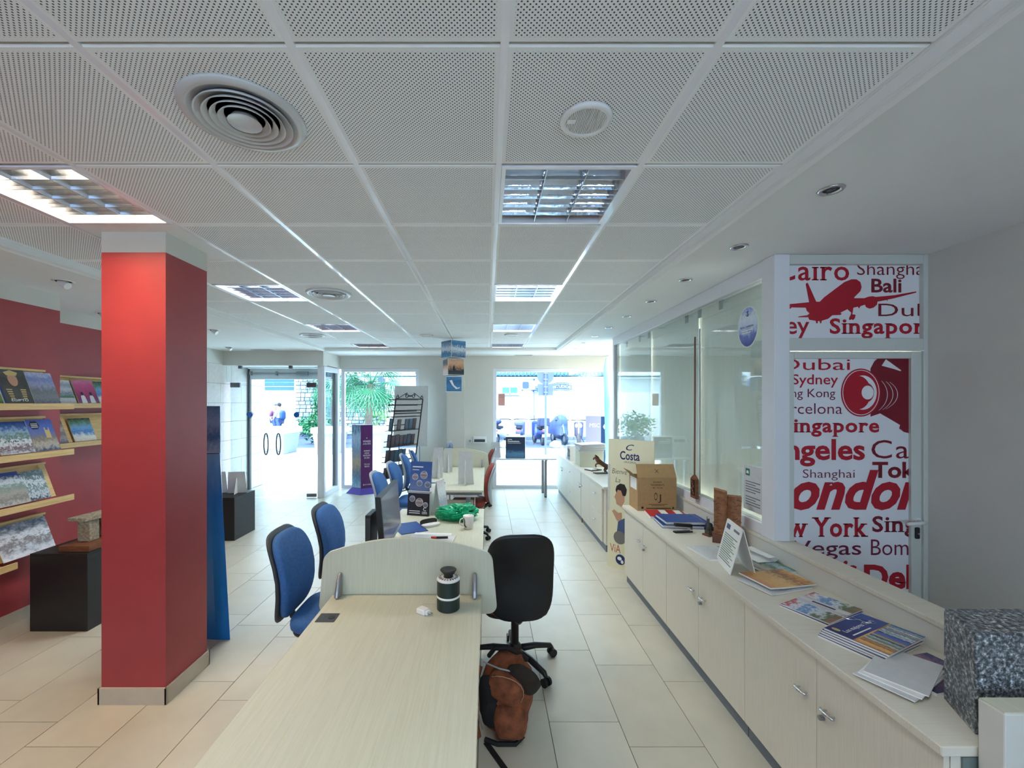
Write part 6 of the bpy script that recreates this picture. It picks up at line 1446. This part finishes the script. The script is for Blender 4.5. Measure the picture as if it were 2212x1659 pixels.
# ivy and palms
lf_m = [mat('leaf_%d' % k, c, .6) for k, c in enumerate(((26, 104, 58), (44, 122, 70), (20, 84, 56)))]
def foliage(label, loc, size, nleaf, seed, name='ivy_bush', cat='bush', ls=.09):
    t = thing(name, label, cat, loc); rg = random.Random(seed)
    for k in range(3):
        m = MB()
        for i in range(nleaf//3):
            u = Vector((rg.gauss(0, .42), rg.gauss(0, .42), rg.gauss(0, .42)))
            if u.length > 1: u.normalize()
            p = Vector((u.x*size[0], u.y*size[1], size[2]*(1+u.z)))
            a = Vector((rg.uniform(-1, 1), rg.uniform(-1, 1), rg.uniform(-.6, .8))).normalized()*ls; b = a.cross(Vector((rg.uniform(-1, 1), rg.uniform(-1, 1), rg.uniform(-1, 1)))).normalized()*ls*.5
            m.add([p-a, p+b, p+a, p-b], [(0, 1, 2, 3)])
        m.build('foliage', lf_m[k], t)['kind'] = 'stuff'
    MB().tube([(0, 0, 0), (.05, 0, size[2]), (0, .05, size[2]*1.5)], [.05, .04, .02], 6).build('stem', 'brown_wood', t)
    return t
foliage('tall ivy hanging over the garden wall', (-9.15, 23.3, 0), (.55, .3, 1.75), 1100, 1)
foliage('round green bush at the foot of the garden wall', (-9.4, 22.6, 0), (.8, .4, .55), 700, 2)
foliage('green shrub behind the purple totem', (-7.1, 18.3, 0), (1.0, .4, .6), 900, 3)
foliage('light green shrub behind the wire leaflet rack', (-3.2, 19.9, 0), (.9, .4, .7), 700, 4)
tk = mat('palm_trunk', (112, 98, 88), .9, var=.3, vscale=20); pg = mat('palm_green', (40, 112, 74), .55); pg2 = mat('palm_light', (84, 140, 66), .55)
def fan_leaf(nb=18, L_=.75, spread=150):
    m = MB()
    for i in range(nb):
        a = R(-spread+2*spread*i/(nb-1)) * .62; l = L_*(1-.25*abs(i/(nb-1)-.5)*2)
        ca, sa = math.cos(a), math.sin(a); w = .022
        m.add([(0, 0, 0), (ca*l*.5-sa*w, sa*l*.5+ca*w, .02), (ca*l, sa*l, -.16*l), (ca*l*.5+sa*w, sa*l*.5-ca*w, .02)], [(0, 1, 2, 3)])
    return m
def palm(label, loc, h, r, nf, seed, gm_, lean=(0, 0)):
    t = thing('fan_palm', label, 'palm', loc); rg = random.Random(seed)
    MB().tube([(0, 0, 0), (lean[0]*.4, lean[1]*.4, h*.5), (lean[0], lean[1], h)], [.17, .14, .13], 12).build('trunk', tk, t, smooth=True)
    fm = fan_leaf(L_=r*.62); fme = bpy.data.meshes.new('frond'); fme.from_pydata(fm.v, [], fm.f); fme.materials.append(gm_)
    for i in range(nf):
        az = 2*PI*i/nf*2.4+rg.uniform(-.2, .2); el = R(rg.uniform(-50, 65)); l = r*.45
        d = Vector((math.cos(az)*math.cos(el), math.sin(az)*math.cos(el), math.sin(el)))
        o = mkobj('frond', fme, gm_, t, loc=Vector((lean[0], lean[1], h))+d*l); o.rotation_euler = (rg.uniform(-.5, .5), -el+.35, az)
        MB().tube([(lean[0], lean[1], h), Vector((lean[0], lean[1], h))+d*l], .012, 5).build('leaf_stalk', gm_, t)
    return t
palm('tall fan palm outside the palm window', (-4.7, 16.6, 0), 2.5, 1.7, 44, 5, pg, (.15, 0))
palm('low light green fan palm near the wire rack', (-5.2, 19.7, 0), .7, 1.1, 26, 6, pg2)
palm('fan palm beyond the garden wall', (-7.6, 21.0, 0), 2.9, 1.7, 30, 7, pg)
# planters
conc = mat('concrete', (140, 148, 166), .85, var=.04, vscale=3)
def planter(label, x, y, w=.95):
    t = thing('planter', label, 'planter', (x, y, -.012), R(-8))
    MB().rings([[(a*w*.42, b*.40, 0) for a, b in ((-1, -1), (1, -1), (1, 1), (-1, 1))], [(a*w*.5, b*.5, .72) for a, b in ((-1, -1), (1, -1), (1, 1), (-1, 1))]]).build('tub', conc, t, bevel=.02)
    MB().box(-w*.56, w*.56, -.56, .56, .72, .92).build('rim', 'render_white', t, bevel=.03); MB().box(-w*.2, w*.2, -.475, -.455, .2, .55).build('plaque', 'render_white', t)
planter('concrete planter in front of the glass entrance doors', -7.35, 15.0); planter('concrete planter seen through the narrow glass return', -5.55, 15.0, .8); planter('concrete planter behind the wire rack', -4.05, 15.2)
for x, lab in ((-9.55, 'white bollard with red band near the concrete planter'), (-8.75, 'white bollard with red band beside the ivy')):
    t = thing('bollard', lab, 'bollard', (x, 21.2, -.03)); MB().cyl((0, 0, 0), (0, 0, .75), .09, n=14).build('post', 'render_white', t); MB().ball((0, 0, .77), (.11, .11, .1), 12, 8).build('knob', 'render_white', t, smooth=True); MB().cyl((0, 0, .42), (0, 0, .52), .093, n=14).build('band', 'lamp_red', t)
# car
car = thing('car', 'white car parked behind the concrete planter', 'car', (-12.15, 20.4, -.03))
MB().prism([(-2.0, .25), (1.4, .25), (1.45, .55), (1.35, .78), (.55, .9), (.0, 1.32), (-1.3, 1.36), (-1.9, .95), (-2.05, .6)], -.82, .82, 'xz').build('body', 'scoot_white', car, bevel=.06, seg=3)
for s_ in (-1, 1): MB().prism([(.42, .9), (-.05, 1.24), (-1.2, 1.27), (-1.6, .95)], s_*.83-.01, s_*.83+.01, 'xz').build('side_window', 'blue_pane', car)
MB().add([(.62, -.72, .9), (.62, .72, .9), (.06, .66, 1.3), (.06, -.66, 1.3)], [(0, 1, 2, 3)]).build('windscreen', 'blue_pane', car)
for x in (-1.3, .9):
    for s_ in (-1, 1): MB().cyl((x, s_*.7, .3), (x, s_*.85, .3), .3, n=18).build('wheel', 'tyre', car)
MB().box(1.36, 1.46, -.6, .6, .35, .45).build('bumper_strip', 'tyre', car)
# two people walking past
mat('skin', (205, 160, 135), .6); mat('hair_dark', (50, 44, 60), .8); mat('hair_grey', (120, 116, 125), .8); mat('jeans', (70, 90, 140), .8); mat('top_plum', (120, 70, 110), .8); mat('top_pale', (205, 225, 235), .8); mat('pack_navy', (44, 80, 140), .6)
def person(label, loc, rz, hair, top, stride, pack=False):
    t = thing('person', label, 'person', loc, rz); s_ = stride
    P = [(0, 0, .95), (0, 0, 1.15), (0, .01, 1.38), (0, .02, 1.5), (0, .03, 1.6), (0, .035, 1.70), (.1, 0, .92), (.1, s_, .5), (.1, s_*.9, .08), (.1, s_*.9+.14, .03), (-.1, 0, .92), (-.1, -s_*.5, .5), (-.1, -s_*1.5, .1), (-.1, -s_*1.5+.13, .03), (.19, 0, 1.36), (.23, -s_*.6, 1.1), (.22, s_*.2, .88), (-.19, 0, 1.36), (-.23, s_*.5, 1.1), (-.2, s_*1.3, .95)]
    E_ = [(0, 1), (1, 2), (2, 3), (3, 4), (4, 5), (0, 6), (6, 7), (7, 8), (8, 9), (0, 10), (10, 11), (11, 12), (12, 13), (2, 14), (14, 15), (15, 16), (2, 17), (17, 18), (18, 19)]
    Rd = [.14, .13, .14, .05, .09, .09, .085, .06, .045, .035, .085, .06, .045, .035, .055, .042, .035, .055, .042, .035]
    skin('body', 'skin', t, P, E_, Rd, 1)
    top_i = [0, 1, 2, 14, 15, 17, 18]; mp = {k: i for i, k in enumerate(top_i)}
    skin('shirt', top, t, [P[k] for k in top_i], [(mp[a], mp[b]) for a, b in E_ if a in mp and b in mp], [Rd[k]+.02 for k in top_i], 1)
    leg_i = [0, 6, 7, 8, 10, 11, 12]; mp = {k: i for i, k in enumerate(leg_i)}
    skin('trousers', 'jeans', t, [P[k] for k in leg_i], [(mp[a], mp[b]) for a, b in E_ if a in mp and b in mp], [Rd[k]+.018 for k in leg_i], 1)
    MB().ball((0, .015, 1.70), (.098, .105, .105), 14, 10).build('hair', hair, t, smooth=True)
    MB().ball((0, .13, 1.64), (.015, .02, .02), 8, 6).build('nose', 'skin', t, smooth=True)
    if pack: MB().rings([[(a, b-.2, z) for a, b in superell(.3*q_, .2*q_, 3, 20)] for z, q_ in ((.98, .8), (1.05, 1), (1.3, 1), (1.42, .7))]).build('backpack', 'pack_navy', t, smooth=True)
    return t
person('person in a plum top walking behind the parked car', (-10.75, 21.4, -.03), R(-100), 'hair_grey', 'top_plum', .14)
person('person in a pale top carrying a navy backpack', (-10.25, 20.9, -.03), R(70), 'hair_dark', 'top_pale', .16, True)
# trees far behind, as separate crowns
for k, (x, y, s_, lab) in enumerate(((-8.5, 27.4, 1.7, 'leafy tree crown behind the garden wall'), (-4.4, 27, 2.0, 'leafy tree behind the tall fan palm'), (-13.6, 31, 2.4, 'leafy tree beyond the white building'))):
    t = foliage(lab, (x, y, 1.0), (s_, 1.0, 1.4), 1200, 30+k, 'leafy_tree', 'tree', .2); MB().cyl((0, 0, -1.0), (0, 0, 1.2), .14, n=8).build('trunk', tk, t)
